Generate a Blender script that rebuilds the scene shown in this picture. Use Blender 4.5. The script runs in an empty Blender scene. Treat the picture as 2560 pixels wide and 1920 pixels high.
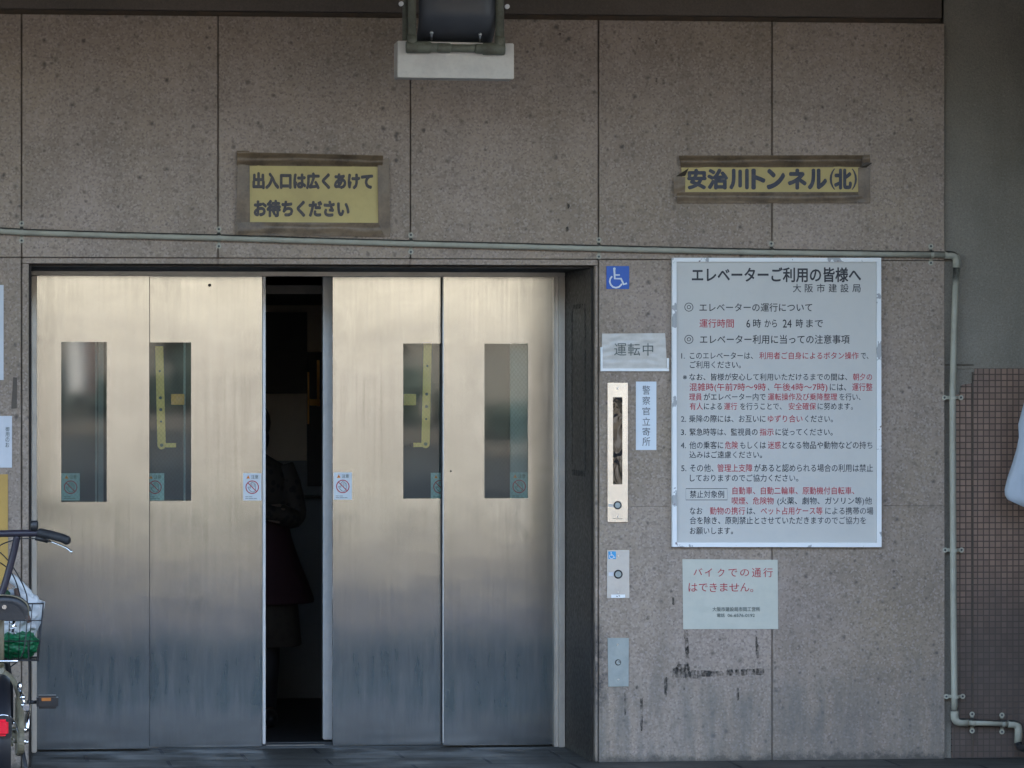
import bpy, bmesh, math, random
from mathutils import Vector, Matrix, noise as mnoise
R = math.radians
random.seed(7)
sc = bpy.context.scene
COL = sc.collection

# ------------------------------------------------------------------ camera, sky, sun, exposure
FPX = 11500.0            # focal length in pixels of the 2560-wide photograph
CAMH = 1.662
DIST = 20.0              # camera to granite wall
YAW = R(7.33)
CAM = Vector((0.0, -DIST, CAMH))
cd = bpy.data.cameras.new('camera')
cam = bpy.data.objects.new('camera', cd); COL.objects.link(cam)
cam.location = CAM; cam.rotation_euler = (R(90), 0, -YAW)
cd.sensor_width = 36; cd.lens = 36 * FPX / 2560; cd.clip_end = 3000; cd.clip_start = 0.5
sc.camera = cam

SUN_EL, SUN_ROT = R(40), R(24)
SUNV = Vector((math.sin(SUN_ROT) * math.cos(SUN_EL), math.cos(SUN_ROT) * math.cos(SUN_EL), math.sin(SUN_EL)))
world = bpy.data.worlds.new('World'); sc.world = world; world.use_nodes = True
wn = world.node_tree.nodes; wl = world.node_tree.links
sky = wn.new('ShaderNodeTexSky'); sky.sky_type = 'NISHITA'; sky.sun_disc = False
sky.sun_elevation = SUN_EL; sky.sun_rotation = SUN_ROT
sky.air_density = 0.9; sky.dust_density = 4.0; sky.ozone_density = 0.4
wl.new(sky.outputs[0], wn['Background'].inputs[0]); wn['Background'].inputs[1].default_value = 0.15
sd = bpy.data.lights.new('sun', 'SUN'); sd.energy = 2.0; sd.angle = R(0.5); sd.color = (1.0, 0.93, 0.82)
sun = bpy.data.objects.new('sun', sd); COL.objects.link(sun)
sun.rotation_euler = (-SUNV).to_track_quat('-Z', 'Y').to_euler(); sun.location = (5, 30, 40)
sc.view_settings.view_transform = 'Standard'; sc.view_settings.look = 'None'
sc.view_settings.gamma = 1.0; sc.view_settings.exposure = 3.38
sc.render.engine = 'CYCLES'
sc.cycles.use_denoising = True
sc.cycles.max_bounces = 10; sc.cycles.diffuse_bounces = 5; sc.cycles.glossy_bounces = 6; sc.cycles.transparent_max_bounces = 12
sc.cycles.sample_clamp_indirect = 6

FW = Vector((math.sin(YAW), math.cos(YAW), 0)); RT = Vector((math.cos(YAW), -math.sin(YAW), 0)); UP = Vector((0, 0, 1))
def W(px, py, Y=0.0):
    """Point on the plane y = Y that the photograph shows at pixel (px, py): measuring the wall from the photo."""
    d = FW * FPX + RT * (px - 1280) + UP * (960 - py)
    return CAM + d * ((Y + DIST) / d.y)
def WX(px, Y=0.0): return W(px, 960, Y).x
def WZ(py, Y=0.0, px=1280): return W(px, py, Y).z

# ------------------------------------------------------------------ materials
def mat(name, base=(0.5, 0.5, 0.5), rough=0.5, metal=0.0, spec=0.5):
    m = bpy.data.materials.new(name); m.use_nodes = True
    b = m.node_tree.nodes['Principled BSDF']
    b.inputs['Base Color'].default_value = (*base, 1); b.inputs['Roughness'].default_value = rough
    b.inputs['Metallic'].default_value = metal; b.inputs['Specular IOR Level'].default_value = spec
    return m
class NT:
    def __init__(s, m):
        s.m = m; s.t = m.node_tree; s.b = s.t.nodes['Principled BSDF']
        s.g = s.t.nodes.new('ShaderNodeNewGeometry'); s.pos = s.g.outputs['Position']
    def n(s, typ, **kw):
        x = s.t.nodes.new(typ)
        for k, v in kw.items(): setattr(x, k, v)
        return x
    def l(s, a, b): s.t.links.new(a, b)
    def mapping(s, scale=(1, 1, 1), loc=(0, 0, 0), rot=(0, 0, 0)):
        x = s.n('ShaderNodeMapping'); s.l(s.pos, x.inputs[0])
        x.inputs['Scale'].default_value = scale; x.inputs['Location'].default_value = loc; x.inputs['Rotation'].default_value = rot
        return x.outputs[0]
    def noise(s, scale, detail=3, rough=0.5, vec=None, dist=0.0):
        x = s.n('ShaderNodeTexNoise'); s.l(vec if vec is not None else s.pos, x.inputs['Vector'])
        x.inputs['Scale'].default_value = scale; x.inputs['Detail'].default_value = detail
        x.inputs['Roughness'].default_value = rough; x.inputs['Distortion'].default_value = dist
        return x.outputs['Fac']
    def voro(s, scale, out='Distance', vec=None, rnd=1.0):
        x = s.n('ShaderNodeTexVoronoi'); s.l(vec if vec is not None else s.pos, x.inputs['Vector'])
        x.inputs['Scale'].default_value = scale; x.inputs['Randomness'].default_value = rnd
        return x.outputs[out]
    def ramp(s, fac, stops, interp='LINEAR'):
        x = s.n('ShaderNodeValToRGB'); s.l(fac, x.inputs[0]); r = x.color_ramp; r.interpolation = interp
        while len(r.elements) < len(stops): r.elements.new(0.5)
        for e, (p, c) in zip(r.elements, stops):
            e.position = p; e.color = (c, c, c, 1) if isinstance(c, (int, float)) else (*c, 1)
        return x.outputs[0]
    def mix(s, fac, a, b, mode='MIX'):
        x = s.n('ShaderNodeMix', data_type='RGBA', blend_type=mode)
        for sock, v in ((x.inputs[0], fac), (x.inputs[6], a), (x.inputs[7], b)):
            if isinstance(v, (int, float)): sock.default_value = v if sock.type == 'VALUE' else (v, v, v, 1)
            elif isinstance(v, tuple): sock.default_value = (*v, 1)
            else: s.l(v, sock)
        return x.outputs[2]
    def math(s, op, a, b=0.0, clamp=False):
        x = s.n('ShaderNodeMath', operation=op, use_clamp=clamp)
        for sock, v in ((x.inputs[0], a), (x.inputs[1], b)):
            if isinstance(v, (int, float)): sock.default_value = v
            else: s.l(v, sock)
        return x.outputs[0]
    def sep(s):
        x = s.n('ShaderNodeSeparateXYZ'); s.l(s.pos, x.inputs[0]); return x.outputs
    def maprange(s, v, a, b, c=0.0, d=1.0, smooth=True):
        x = s.n('ShaderNodeMapRange'); x.interpolation_type = 'SMOOTHSTEP' if smooth else 'LINEAR'
        s.l(v, x.inputs[0])
        for i, q in enumerate((a, b, c, d)): x.inputs[1 + i].default_value = q
        return x.outputs[0]
    def bump(s, h, strength=0.3, dist=0.01):
        x = s.n('ShaderNodeBump'); x.inputs['Strength'].default_value = strength; x.inputs['Distance'].default_value = dist
        s.l(h, x.inputs['Height']); s.l(x.outputs[0], s.b.inputs['Normal']); return x
    def base(s, c): s.l(c, s.b.inputs['Base Color'])
    def rough(s, c): s.l(c, s.b.inputs['Roughness'])

CORNER_X = WX(1494)
def m_granite(name, tone=1.0, dark=False):
    m = mat(name, rough=0.55, spec=0.3); t = NT(m)
    big = t.noise(0.9, 4, 0.6); mid = t.noise(3.2, 5, 0.65)
    c = t.mix(t.ramp(big, [(0.35, 0.0), (0.65, 1.0)]), (0.300 * tone, 0.236 * tone, 0.168 * tone), (0.340 * tone, 0.273 * tone, 0.226 * tone))
    c = t.mix(t.ramp(mid, [(0.42, 0.0), (0.68, 0.5)]), c, (0.185 * tone, 0.147 * tone, 0.115 * tone))
    # crystals: fine grains, then smoky spots of two sizes
    cell = t.voro(125, 'Color'); sepc = t.n('ShaderNodeSeparateColor'); t.l(cell, sepc.inputs[0])
    c = t.mix(t.math('MULTIPLY', t.ramp(sepc.outputs[0], [(0.0, 1.0), (0.30, 0.5), (0.40, 0.0)]), 0.42), c, (0.12 * tone, 0.095 * tone, 0.08 * tone))
    c = t.mix(t.math('MULTIPLY', t.ramp(sepc.outputs[1], [(0.74, 0.0), (0.9, 1.0)]), 0.42), c, (0.42 * tone, 0.35 * tone, 0.31 * tone))
    wob = t.noise(55, 3)
    for scl, keep, r0, r1, amt, cc in ((17, 0.45, 0.12, 0.33, 0.90, (0.08, 0.066, 0.056)), (28, 0.25, 0.12, 0.36, 0.85, (0.09, 0.074, 0.064)), (56, 0.25, 0.14, 0.36, 0.68, (0.085, 0.067, 0.058))):
        mp = t.mapping((1, 1, 1), (scl * .37, scl * .11, scl * .23))
        d_ = t.math('ADD', t.voro(scl, 'Distance', mp), t.math('MULTIPLY', wob, 0.42))
        s1 = t.n('ShaderNodeSeparateColor'); t.l(t.voro(scl, 'Color', mp), s1.inputs[0])
        msk = t.math('MULTIPLY', t.ramp(d_, [(r0 + .12, 1.0), (r1 + .12, 0.0)]), t.ramp(s1.outputs[0], [(keep, 0.0), (0.95, 1.0)]))
        c = t.mix(t.math('MULTIPLY', msk, amt), c, tuple(x * tone for x in cc))
    at = t.n('ShaderNodeAttribute'); at.attribute_name = 'tone'; at.attribute_type = 'GEOMETRY'
    c = t.mix(1.0, c, t.ramp(at.outputs['Fac'], [(0.0, (0.84, 0.83, 0.82)), (0.5, (0.95, 0.94, 0.93)), (1.0, (1.0, 1.0, 1.0))]), 'MULTIPLY')
    jx = t.sep()[0]; jn = t.noise(1.0, 5, 0.7, vec=t.mapping((30, 30, 9))); jm = None
    for pxj in (54, 545, 1026, 1496, 1930):
        q = t.maprange(t.math('ADD', t.math('ABSOLUTE', t.math('SUBTRACT', jx, WX(pxj))), t.math('MULTIPLY', jn, 0.016)), 0.009, 0.016, 1.0, 0.0)
        jm = q if jm is None else t.math('MAXIMUM', jm, q)
    c = t.mix(t.math('MULTIPLY', jm, 0.6), c, (0.075 * tone, 0.052 * tone, 0.036 * tone))
    # grime: vertical streaks and splash dirt with its own outline
    st = t.noise(1.0, 5, 0.6, vec=t.mapping((7, 7, 0.7)))
    c = t.mix(t.math('MULTIPLY', t.ramp(st, [(0.50, 0.0), (0.75, 1.0)]), 0.18), c, (0.10 * tone, 0.085 * tone, 0.07 * tone))
    z = t.sep()[2]
    zz = t.math('ADD', z, t.math('MULTIPLY', t.noise(5.5, 5, 0.7), 0.5))
    low = t.maprange(zz, 0.42, 0.80, 1.0, 0.0)
    st2 = t.noise(1.0, 6, 0.7, vec=t.mapping((16, 16, 2.6)))
    c = t.mix(t.math('MULTIPLY', low, t.ramp(st2, [(0.40, 0.10), (0.64, 0.72)])), c, (0.12 * tone, 0.115 * tone, 0.105 * tone))
    xx = t.sep()[0]; nz = t.noise(17, 5, 0.7)
    ex_ = t.maprange(t.math('ADD', t.math('ABSOLUTE', t.math('SUBTRACT', xx, CORNER_X)), t.math('MULTIPLY', nz, 0.14)), 0.07, 0.13, 1.0, 0.0)
    ez_ = t.math('MULTIPLY', t.maprange(t.math('ADD', z, t.math('MULTIPLY', nz, 0.2)), 0.24, 0.42), t.maprange(t.math('ADD', z, t.math('MULTIPLY', nz, 0.1)), 0.62, 0.70, 1.0, 0.0))
    c = t.mix(t.math('MULTIPLY', t.math('MULTIPLY', ex_, ez_), t.ramp(t.noise(45, 4, 0.7), [(0.35, 1.0), (0.62, 0.25)])), c, (0.03, 0.028, 0.03))
    base_l = t.maprange(t.math('ADD', z, t.math('MULTIPLY', t.noise(11, 5, 0.75), 0.16)), 0.075, 0.125, 1.0, 0.0)
    c = t.mix(t.math('MULTIPLY', base_l, 0.8), c, (0.05, 0.048, 0.04))
    t.base(c)
    t.rough(t.ramp(t.noise(60, 3), [(0.3, 0.45), (0.7, 0.7)]))
    t.bump(t.noise(220, 2), 0.12, 0.002)
    return m

def m_concrete(name, a, b, stain=(0.06, 0.055, 0.045), rough=0.85, sc_=1.0):
    m = mat(name, rough=rough, spec=0.25); t = NT(m)
    c = t.mix(t.ramp(t.noise(1.1 * sc_, 6, 0.62), [(0.35, 0), (0.68, 1)]), a, b)
    c = t.mix(t.math('MULTIPLY', t.ramp(t.noise(1.0, 6, 0.65, vec=t.mapping((4, 4, 1.3))), [(0.48, 0), (0.72, 1)]), 0.30), c, stain)
    c = t.mix(t.math('MULTIPLY', t.ramp(t.noise(130, 3, 0.7), [(0.45, 0), (0.7, 1)]), 0.35), c, stain)
    c = t.mix(t.math('MULTIPLY', t.ramp(t.noise(90, 3, 0.7, vec=t.mapping((1, 1, 1), (5, 3, 1))), [(0.55, 0), (0.72, 1)]), 0.25), c, tuple(min(1, 1.5 * x) for x in b))
    t.base(c); t.bump(t.noise(80, 4, 0.7), 0.35, 0.004)
    return m

def m_steel(name, base=(0.62, 0.60, 0.57), r0=0.13, r1=0.19, aniso=0.95, splash=True):
    m = mat(name, base, 0.16, 1.0); t = NT(m)
    cx = t.n('ShaderNodeCombineXYZ'); cx.inputs[0].default_value = 1.0
    t.l(cx.outputs[0], t.b.inputs['Tangent'])
    t.b.inputs['Anisotropic'].default_value = aniso
    streak = t.noise(1.0, 4, 0.6, vec=t.mapping((160, 160, 1.2)))
    smear = t.noise(2.3, 5, 0.65, dist=0.6)
    c = t.mix(t.ramp(streak, [(0.3, 0.0), (0.7, 0.35)]), base, tuple(x * 0.86 for x in base))
    c = t.mix(t.math('MULTIPLY', t.ramp(smear, [(0.42, 0.0), (0.72, 1.0)]), 0.34), c, tuple(x * 0.60 for x in base))
    wipe = t.noise(3.0, 5, 0.7, vec=t.mapping((1.0, 1, 1.6), (3, 0, 2)), dist=1.2)
    c = t.mix(t.math('MULTIPLY', t.ramp(wipe, [(0.50, 0.0), (0.70, 1.0)]), 0.26), c, tuple(min(1, x * 1.25) for x in base))
    for rot, scl, thr, amt, up in ((0.5, (30, 30, 3.0), .62, .24, True), (-0.7, (26, 26, 2.6), .62, .24, True), (0.08, (60, 60, 2.2), .62, .20, False), (-0.35, (7, 7, 2.6), .55, .24, False), (0.9, (12, 12, 5.0), .58, .24, False)):
        f_ = t.noise(1.0, 3, 0.6, vec=t.mapping(scl, (rot * 3, 0, scl[2]), (0, rot, 0)), dist=.4)
        f_ = t.math('MULTIPLY', t.ramp(f_, [(thr, 0), (thr + .05, 1)]), t.ramp(t.noise(2.0, 3), [(.42, 0), (.62, 1)]))
        c = t.mix(t.math('MULTIPLY', f_, amt), c, tuple(min(1, x * (1.35 if up else .55)) for x in base))
    spk = t.voro(11, 'Distance'); c = t.mix(t.math('MULTIPLY', t.ramp(spk, [(.02, 1), (.045, 0)]), .5), c, tuple(x * .35 for x in base))
    if splash:
        z = t.sep()[2]
        edge = t.noise(1.0, 5, 0.65, vec=t.mapping((22, 22, 2.2)))
        wide = t.noise(2.4, 3, 0.5)
        zz = t.math('ADD', z, t.math('ADD', t.math('MULTIPLY', edge, 0.16), t.math('MULTIPLY', wide, 0.22)))
        top = t.maprange(zz, 0.62, 0.80, 1.0, 0.0); bot = t.maprange(zz, 0.28, 0.44, 0.0, 1.0)
        sp = t.math('MULTIPLY', t.math('MULTIPLY', top, bot), t.ramp(edge, [(0.3, 0.25), (0.62, 0.85)]))
        c = t.mix(sp, c, (0.115, 0.15, 0.158))
        t.l(t.math('SUBTRACT', 1.0, t.math('MULTIPLY', sp, 0.35)), t.b.inputs['Metallic'])
        scr = t.math('MULTIPLY', t.ramp(t.noise(1.0, 3, 0.7, vec=t.mapping((90, 90, 5))), [(0.60, 0), (0.70, 1)]), 0.25)
        c = t.mix(scr, c, tuple(min(1, x * 1.2) for x in base))
    t.base(c)
    t.rough(t.ramp(t.noise(1.0, 4, 0.6, vec=t.mapping((60, 60, 1.5))), [(0.3, r0), (0.7, r1)]))
    t.bump(t.noise(1.0, 2, 0.5, vec=t.mapping((2.2, 2.2, 3.0))), 0.09, 0.012)
    return m

def m_worn(name, base, dirt, amount=0.5, rough=0.5, scale=9.0, metal=0.0, spec=0.4):
    m = mat(name, base, rough, metal, spec); t = NT(m)
    c = t.mix(t.math('MULTIPLY', t.ramp(t.noise(scale, 6, 0.65), [(0.45, 0), (0.72, 1)]), amount), base, dirt)
    c = t.mix(t.math('MULTIPLY', t.ramp(t.noise(scale * 9, 3, 0.6), [(0.5, 0), (0.75, 1)]), amount * 0.4), c, dirt)
    t.base(c); t.bump(t.noise(scale * 4, 3), 0.12, 0.004)
    return m

def m_tile(name):
    m = mat(name, rough=0.3, spec=0.5); t = NT(m)
    s = t.n('ShaderNodeSeparateXYZ'); t.l(t.pos, s.inputs[0])
    cx = t.n('ShaderNodeCombineXYZ'); t.l(s.outputs[0], cx.inputs[0]); t.l(s.outputs[2], cx.inputs[1])
    br = t.n('ShaderNodeTexBrick'); t.l(cx.outputs[0], br.inputs['Vector'])
    br.offset = 0.0; br.inputs['Scale'].default_value = 1.0
    br.inputs['Brick Width'].default_value = 0.0268; br.inputs['Row Height'].default_value = 0.0275
    br.inputs['Mortar Size'].default_value = 0.0028; br.inputs['Mortar Smooth'].default_value = 0.2
    br.inputs['Color1'].default_value = (1, 1, 1, 1); br.inputs['Color2'].default_value = (0.35, 0.35, 0.35, 1); br.inputs['Bias'].default_value = 0.0
    grad = t.maprange(t.math('ADD', s.outputs[2], t.math('MULTIPLY', t.noise(1.6, 4, 0.6), 0.7)), 0.75, 1.25)
    tile = t.mix(grad, (0.090, 0.062, 0.050), (0.23, 0.143, 0.102))
    tile = t.mix(t.math('MULTIPLY', t.ramp(t.noise(5, 5, 0.65), [(0.4, 0), (0.7, 1)]), 0.4), tile, (0.08, 0.062, 0.054))
    tile = t.mix(0.4, tile, br.outputs['Color'], 'MULTIPLY')
    grout = t.mix(grad, (0.066, 0.054, 0.047), (0.075, 0.053, 0.043))
    t.base(t.mix(br.outputs['Fac'], tile, grout))
    t.rough(t.mix(br.outputs['Fac'], 0.32, 0.9))
    h = t.math('SUBTRACT', t.math('MULTIPLY', t.noise(26, 2), 0.5), br.outputs['Fac'])
    t.bump(h, 0.5, 0.003)
    return m

def m_paving(name, a, b, bw, rh, joint=(0.03, 0.03, 0.03), off=(0, 0, 0), rough=(0.42, 0.75)):
    m = mat(name, rough=0.5, spec=0.14); t = NT(m)
    br = t.n('ShaderNodeTexBrick'); t.l(t.mapping((1, 1, 1), off), br.inputs['Vector'])
    br.offset = 0.5; br.inputs['Scale'].default_value = 1.0; br.inputs['Brick Width'].default_value = bw; br.inputs['Row Height'].default_value = rh
    br.inputs['Mortar Size'].default_value = 0.009; br.inputs['Mortar Smooth'].default_value = 0.3
    br.inputs['Color1'].default_value = (1, 1, 1, 1); br.inputs['Color2'].default_value = (0.6, 0.6, 0.6, 1)
    c = t.mix(t.ramp(t.noise(2.2, 6, 0.65), [(0.35, 0), (0.7, 1)]), a, b)
    c = t.mix(0.5, c, br.outputs['Color'], 'MULTIPLY')
    c = t.mix(t.math('MULTIPLY', t.ramp(t.noise(120, 3, 0.7), [(0.4, 0), (0.7, 1)]), 0.3), c, tuple(1.7 * x for x in b))
    t.base(t.mix(br.outputs['Fac'], c, joint))
    t.rough(t.ramp(t.noise(3.0, 5, 0.6), [(0.3, rough[0]), (0.7, rough[1])]))
    t.bump(t.math('SUBTRACT', t.math('MULTIPLY', t.noise(60, 3), 0.3), br.outputs['Fac']), 0.5, 0.006)
    return m

def m_glass(name, refl=0.12, tint=(0.66, 0.80, 0.76), rough=0.035):
    m = bpy.data.materials.new(name); m.use_nodes = True; nt = m.node_tree; nt.nodes.clear()
    out = nt.nodes.new('ShaderNodeOutputMaterial'); mx = nt.nodes.new('ShaderNodeMixShader'); mx2 = nt.nodes.new('ShaderNodeMixShader')
    tr = nt.nodes.new('ShaderNodeBsdfTransparent'); gl = nt.nodes.new('ShaderNodeBsdfGlossy'); df = nt.nodes.new('ShaderNodeBsdfDiffuse')
    g = nt.nodes.new('ShaderNodeNewGeometry')
    tr.inputs[0].default_value = (*tint, 1); gl.inputs[0].default_value = (0.95, 1, 1, 1); gl.inputs['Roughness'].default_value = rough
    df.inputs[0].default_value = (0.22, 0.23, 0.22, 1)
    fr = nt.nodes.new('ShaderNodeFresnel'); fr.inputs[0].default_value = 1.5
    ad = nt.nodes.new('ShaderNodeMath'); ad.operation = 'ADD'; ad.inputs[1].default_value = refl - 0.04; ad.use_clamp = True
    nt.links.new(fr.outputs[0], ad.inputs[0]); nt.links.new(ad.outputs[0], mx.inputs[0])
    nt.links.new(tr.outputs[0], mx.inputs[1]); nt.links.new(gl.outputs[0], mx.inputs[2])
    # diamond wire cast into the glass
    fac = None
    for ang in (R(38), R(-38)):
        mp = nt.nodes.new('ShaderNodeMapping'); mp.inputs['Rotation'].default_value = (0, ang, 0)
        nt.links.new(g.outputs['Position'], mp.inputs[0])
        wv = nt.nodes.new('ShaderNodeTexWave'); wv.bands_direction = 'X'; wv.inputs['Scale'].default_value = 22.0
        nt.links.new(mp.outputs[0], wv.inputs['Vector'])
        rp = nt.nodes.new('ShaderNodeValToRGB'); rp.color_ramp.elements[0].position = 0.955; rp.color_ramp.elements[1].position = 0.985
        nt.links.new(wv.outputs['Fac'], rp.inputs[0])
        if fac is None: fac = rp.outputs[0]
        else:
            mm = nt.nodes.new('ShaderNodeMath'); mm.operation = 'MAXIMUM'
            nt.links.new(fac, mm.inputs[0]); nt.links.new(rp.outputs[0], mm.inputs[1]); fac = mm.outputs[0]
    sc_ = nt.nodes.new('ShaderNodeMath'); sc_.operation = 'MULTIPLY'; sc_.inputs[1].default_value = 0.22
    nt.links.new(fac, sc_.inputs[0]); nt.links.new(sc_.outputs[0], mx2.inputs[0])
    nt.links.new(mx.outputs[0], mx2.inputs[1]); nt.links.new(df.outputs[0], mx2.inputs[2])
    nt.links.new(mx2.outputs[0], out.inputs[0])
    return m

M = {}
M['granite'] = m_granite('granite')
M['granite_shaded'] = m_granite('shaded granite reveal', 0.09)  # same granite darkened: shade of the recess put into its colour
M['grout'] = m_worn('joint filler', (0.075, 0.062, 0.05), (0.12, 0.08, 0.055), 0.8, 0.95, 14)
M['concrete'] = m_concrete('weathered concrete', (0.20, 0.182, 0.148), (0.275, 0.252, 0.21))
M['concrete_top'] = m_concrete('dark brown soffit concrete', (0.105, 0.086, 0.07), (0.15, 0.122, 0.10))  # darker, browner concrete for the beam and canopy
M['tile'] = m_tile('brown mosaic tile')
M['steel'] = m_steel('brushed steel', (0.355, 0.368, 0.366))
M['steel_frame'] = m_worn('door frame steel', (0.42, 0.40, 0.36), (0.28, 0.26, 0.23), 0.5, 0.42, 5, 0.85)
M['steel_plate'] = m_worn('satin plate steel', (0.40, 0.40, 0.385), (0.30, 0.30, 0.295), 0.5, 0.36, 7, 0.9)
M['steel_cool'] = m_worn('scuffed plate steel', (0.27, 0.305, 0.30), (0.19, 0.22, 0.22), 0.7, 0.42, 10, 0.6)
M['alu'] = m_worn('edge strip aluminium', (0.46, 0.48, 0.49), (0.34, 0.36, 0.37), 0.4, 0.4, 12, 0.6)
M['chrome'] = mat('chrome', (0.75, 0.76, 0.78), 0.12, 1.0)
M['screw'] = mat('screw steel', (0.6, 0.6, 0.6), 0.3, 1.0)
M['plate_cream'] = m_worn('indicator plate', (0.60, 0.565, 0.50), (0.50, 0.465, 0.41), 0.4, 0.26, 5, 0.85)
M['rubber'] = m_worn('black rubber', (0.02, 0.02, 0.022), (0.04, 0.04, 0.042), 0.6, 0.6, 30)
M['black'] = m_worn('black plastic', (0.018, 0.018, 0.02), (0.035, 0.033, 0.03), 0.5, 0.35, 25)
M['black_gloss'] = mat('black gloss paint', (0.012, 0.012, 0.014), 0.4, 0, .3)
M['cream'] = m_worn('cream paint', (0.19, 0.163, 0.105), (0.10, 0.085, 0.055), 0.6, 0.4, 14)
M['ink'] = mat('black lettering', (0.022, 0.024, 0.03), 0.6)
M['ink_soft'] = m_worn('faded black lettering', (0.035, 0.04, 0.046), (0.19, 0.205, 0.22), 0.8, 0.6, 22)
M['ink_red'] = m_worn('faded red lettering', (0.40, 0.045, 0.06), (0.44, 0.12, 0.14), 0.7, 0.6, 40)
M['ink_print'] = m_worn('printed grey lettering', (0.09, 0.11, 0.10), (0.20, 0.23, 0.22), 0.6, 0.6, 60)
M['paint_text'] = m_worn('dull painted lettering', (0.065, 0.06, 0.065), (0.12, 0.11, 0.09), 0.8, 0.7, 45)
M['paint_text_blue'] = m_worn('blue black painted lettering', (0.05, 0.055, 0.075), (0.10, 0.10, 0.11), 0.7, 0.7, 45)
M['board'] = m_worn('board face', (0.485, 0.475, 0.44), (0.43, 0.425, 0.40), 0.5, 0.45, 3)
M['paper'] = m_worn('laminated paper', (0.46, 0.465, 0.40), (0.40, 0.41, 0.36), 0.6, 0.3, 8)
M['paper_grey'] = m_worn('crinkled laminated paper', (0.50, 0.48, 0.44), (0.40, 0.385, 0.355), 0.7, 0.28, 14)
M['paper_white'] = m_worn('white paper', (0.50, 0.52, 0.55), (0.43, 0.46, 0.5), 0.5, 0.5, 8)
M['sticker'] = m_worn('pale blue sticker', (0.58, 0.63, 0.67), (0.52, 0.57, 0.61), 0.4, 0.4, 20)
M['sticker_dim'] = m_worn('sticker dimmed behind glass', (0.33, 0.44, 0.42), (0.28, 0.38, 0.36), 0.4, 0.5, 20)  # green dimming of the pane put into the sticker colour
M['yellow'] = m_worn('faded yellow board', (0.47, 0.375, 0.15), (0.36, 0.285, 0.12), 0.6, 0.6, 5)
M['tape'] = m_worn('brown packing tape', (0.175, 0.125, 0.078), (0.055, 0.04, 0.027), 0.95, 0.38, 9)
M['tape_dark'] = m_worn('dark curled tape', (0.07, 0.055, 0.04), (0.04, 0.03, 0.025), 0.6, 0.5, 20)
M['blue'] = m_worn('blue sign', (0.012, 0.085, 0.40), (0.02, 0.10, 0.36), 0.4, 0.45, 12)
M['sky_blue'] = mat('light blue sticker', (0.03, 0.28, 0.55), 0.4)
M['white'] = m_worn('white paint', (0.74, 0.75, 0.74), (0.60, 0.60, 0.58), 0.3, 0.45, 10)
M['pipe'] = m_worn('grey green conduit', (0.335, 0.325, 0.26), (0.21, 0.20, 0.155), 0.55, 0.5, 9)
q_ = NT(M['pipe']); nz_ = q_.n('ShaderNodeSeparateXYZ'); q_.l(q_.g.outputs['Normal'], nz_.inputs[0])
q_.base(q_.mix(q_.maprange(q_.math('ADD', nz_.outputs[2], q_.math('MULTIPLY', q_.noise(20, 4, .6), .35)), .62, .85), q_.b.inputs['Base Color'].links[0].from_socket, (0.035, 0.034, 0.03)))   # shade on the upward side of the run, put into the colour
M['pipe_dirt'] = m_worn('grimy conduit', (0.16, 0.165, 0.125), (0.075, 0.065, 0.045), 0.8, 0.55, 16)
M['red'] = mat('red reflector', (0.70, 0.012, 0.03), 0.18)
M['orange'] = mat('amber reflector', (0.75, 0.22, 0.01), 0.25)
M['arm_yellow'] = m_worn('yellow arm', (0.90, 0.52, 0.13), (0.70, 0.42, 0.13), 0.6, 0.45, 12)
M['block_orange'] = m_worn('orange block', (0.85, 0.36, 0.07), (0.80, 0.38, 0.22), 0.7, 0.5, 18)
M['glass'] = m_glass('wired glass')
M['adhesive'] = m_worn('old adhesive', (0.035, 0.033, 0.03), (0.10, 0.085, 0.07), 0.7, 0.8, 30)
q_ = NT(M['adhesive']); q_.l(q_.ramp(q_.math('ADD', q_.math('MULTIPLY', q_.noise(26, 6, .75), .6), q_.math('MULTIPLY', q_.noise(1.0, 4, .6, vec=q_.mapping((80, 80, 22))), .45)), [(.42, .95), (.60, .0)]), q_.b.inputs['Alpha'])
M['ochre'] = m_worn('ochre board', (0.42, 0.26, 0.06), (0.33, 0.20, 0.05), 0.5, 0.5, 7)
M['tactile'] = m_worn('yellow tactile tile', (0.45, 0.36, 0.06), (0.20, 0.17, 0.06), 0.8, 0.7, 9)
def m_peel():
    m = mat('peeling white frame', rough=0.5); t = NT(m)
    f = t.noise(11, 5, 0.6, vec=t.mapping((1, 1, 0.8)))
    c = t.mix(t.ramp(f, [(0.605, 0), (0.62, 1)]), (0.72, 0.73, 0.72), (0.33, 0.34, 0.34))
    c = t.mix(t.ramp(t.noise(16, 4, 0.6), [(0.665, 0), (0.685, 1)]), c, (0.24, 0.20, 0.20))
    t.base(c); return m
M['peel'] = m_peel()
M['dark_steel'] = m_worn('dull interior steel', (0.05, 0.058, 0.062), (0.03, 0.036, 0.04), 0.5, 0.5, 6)

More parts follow.
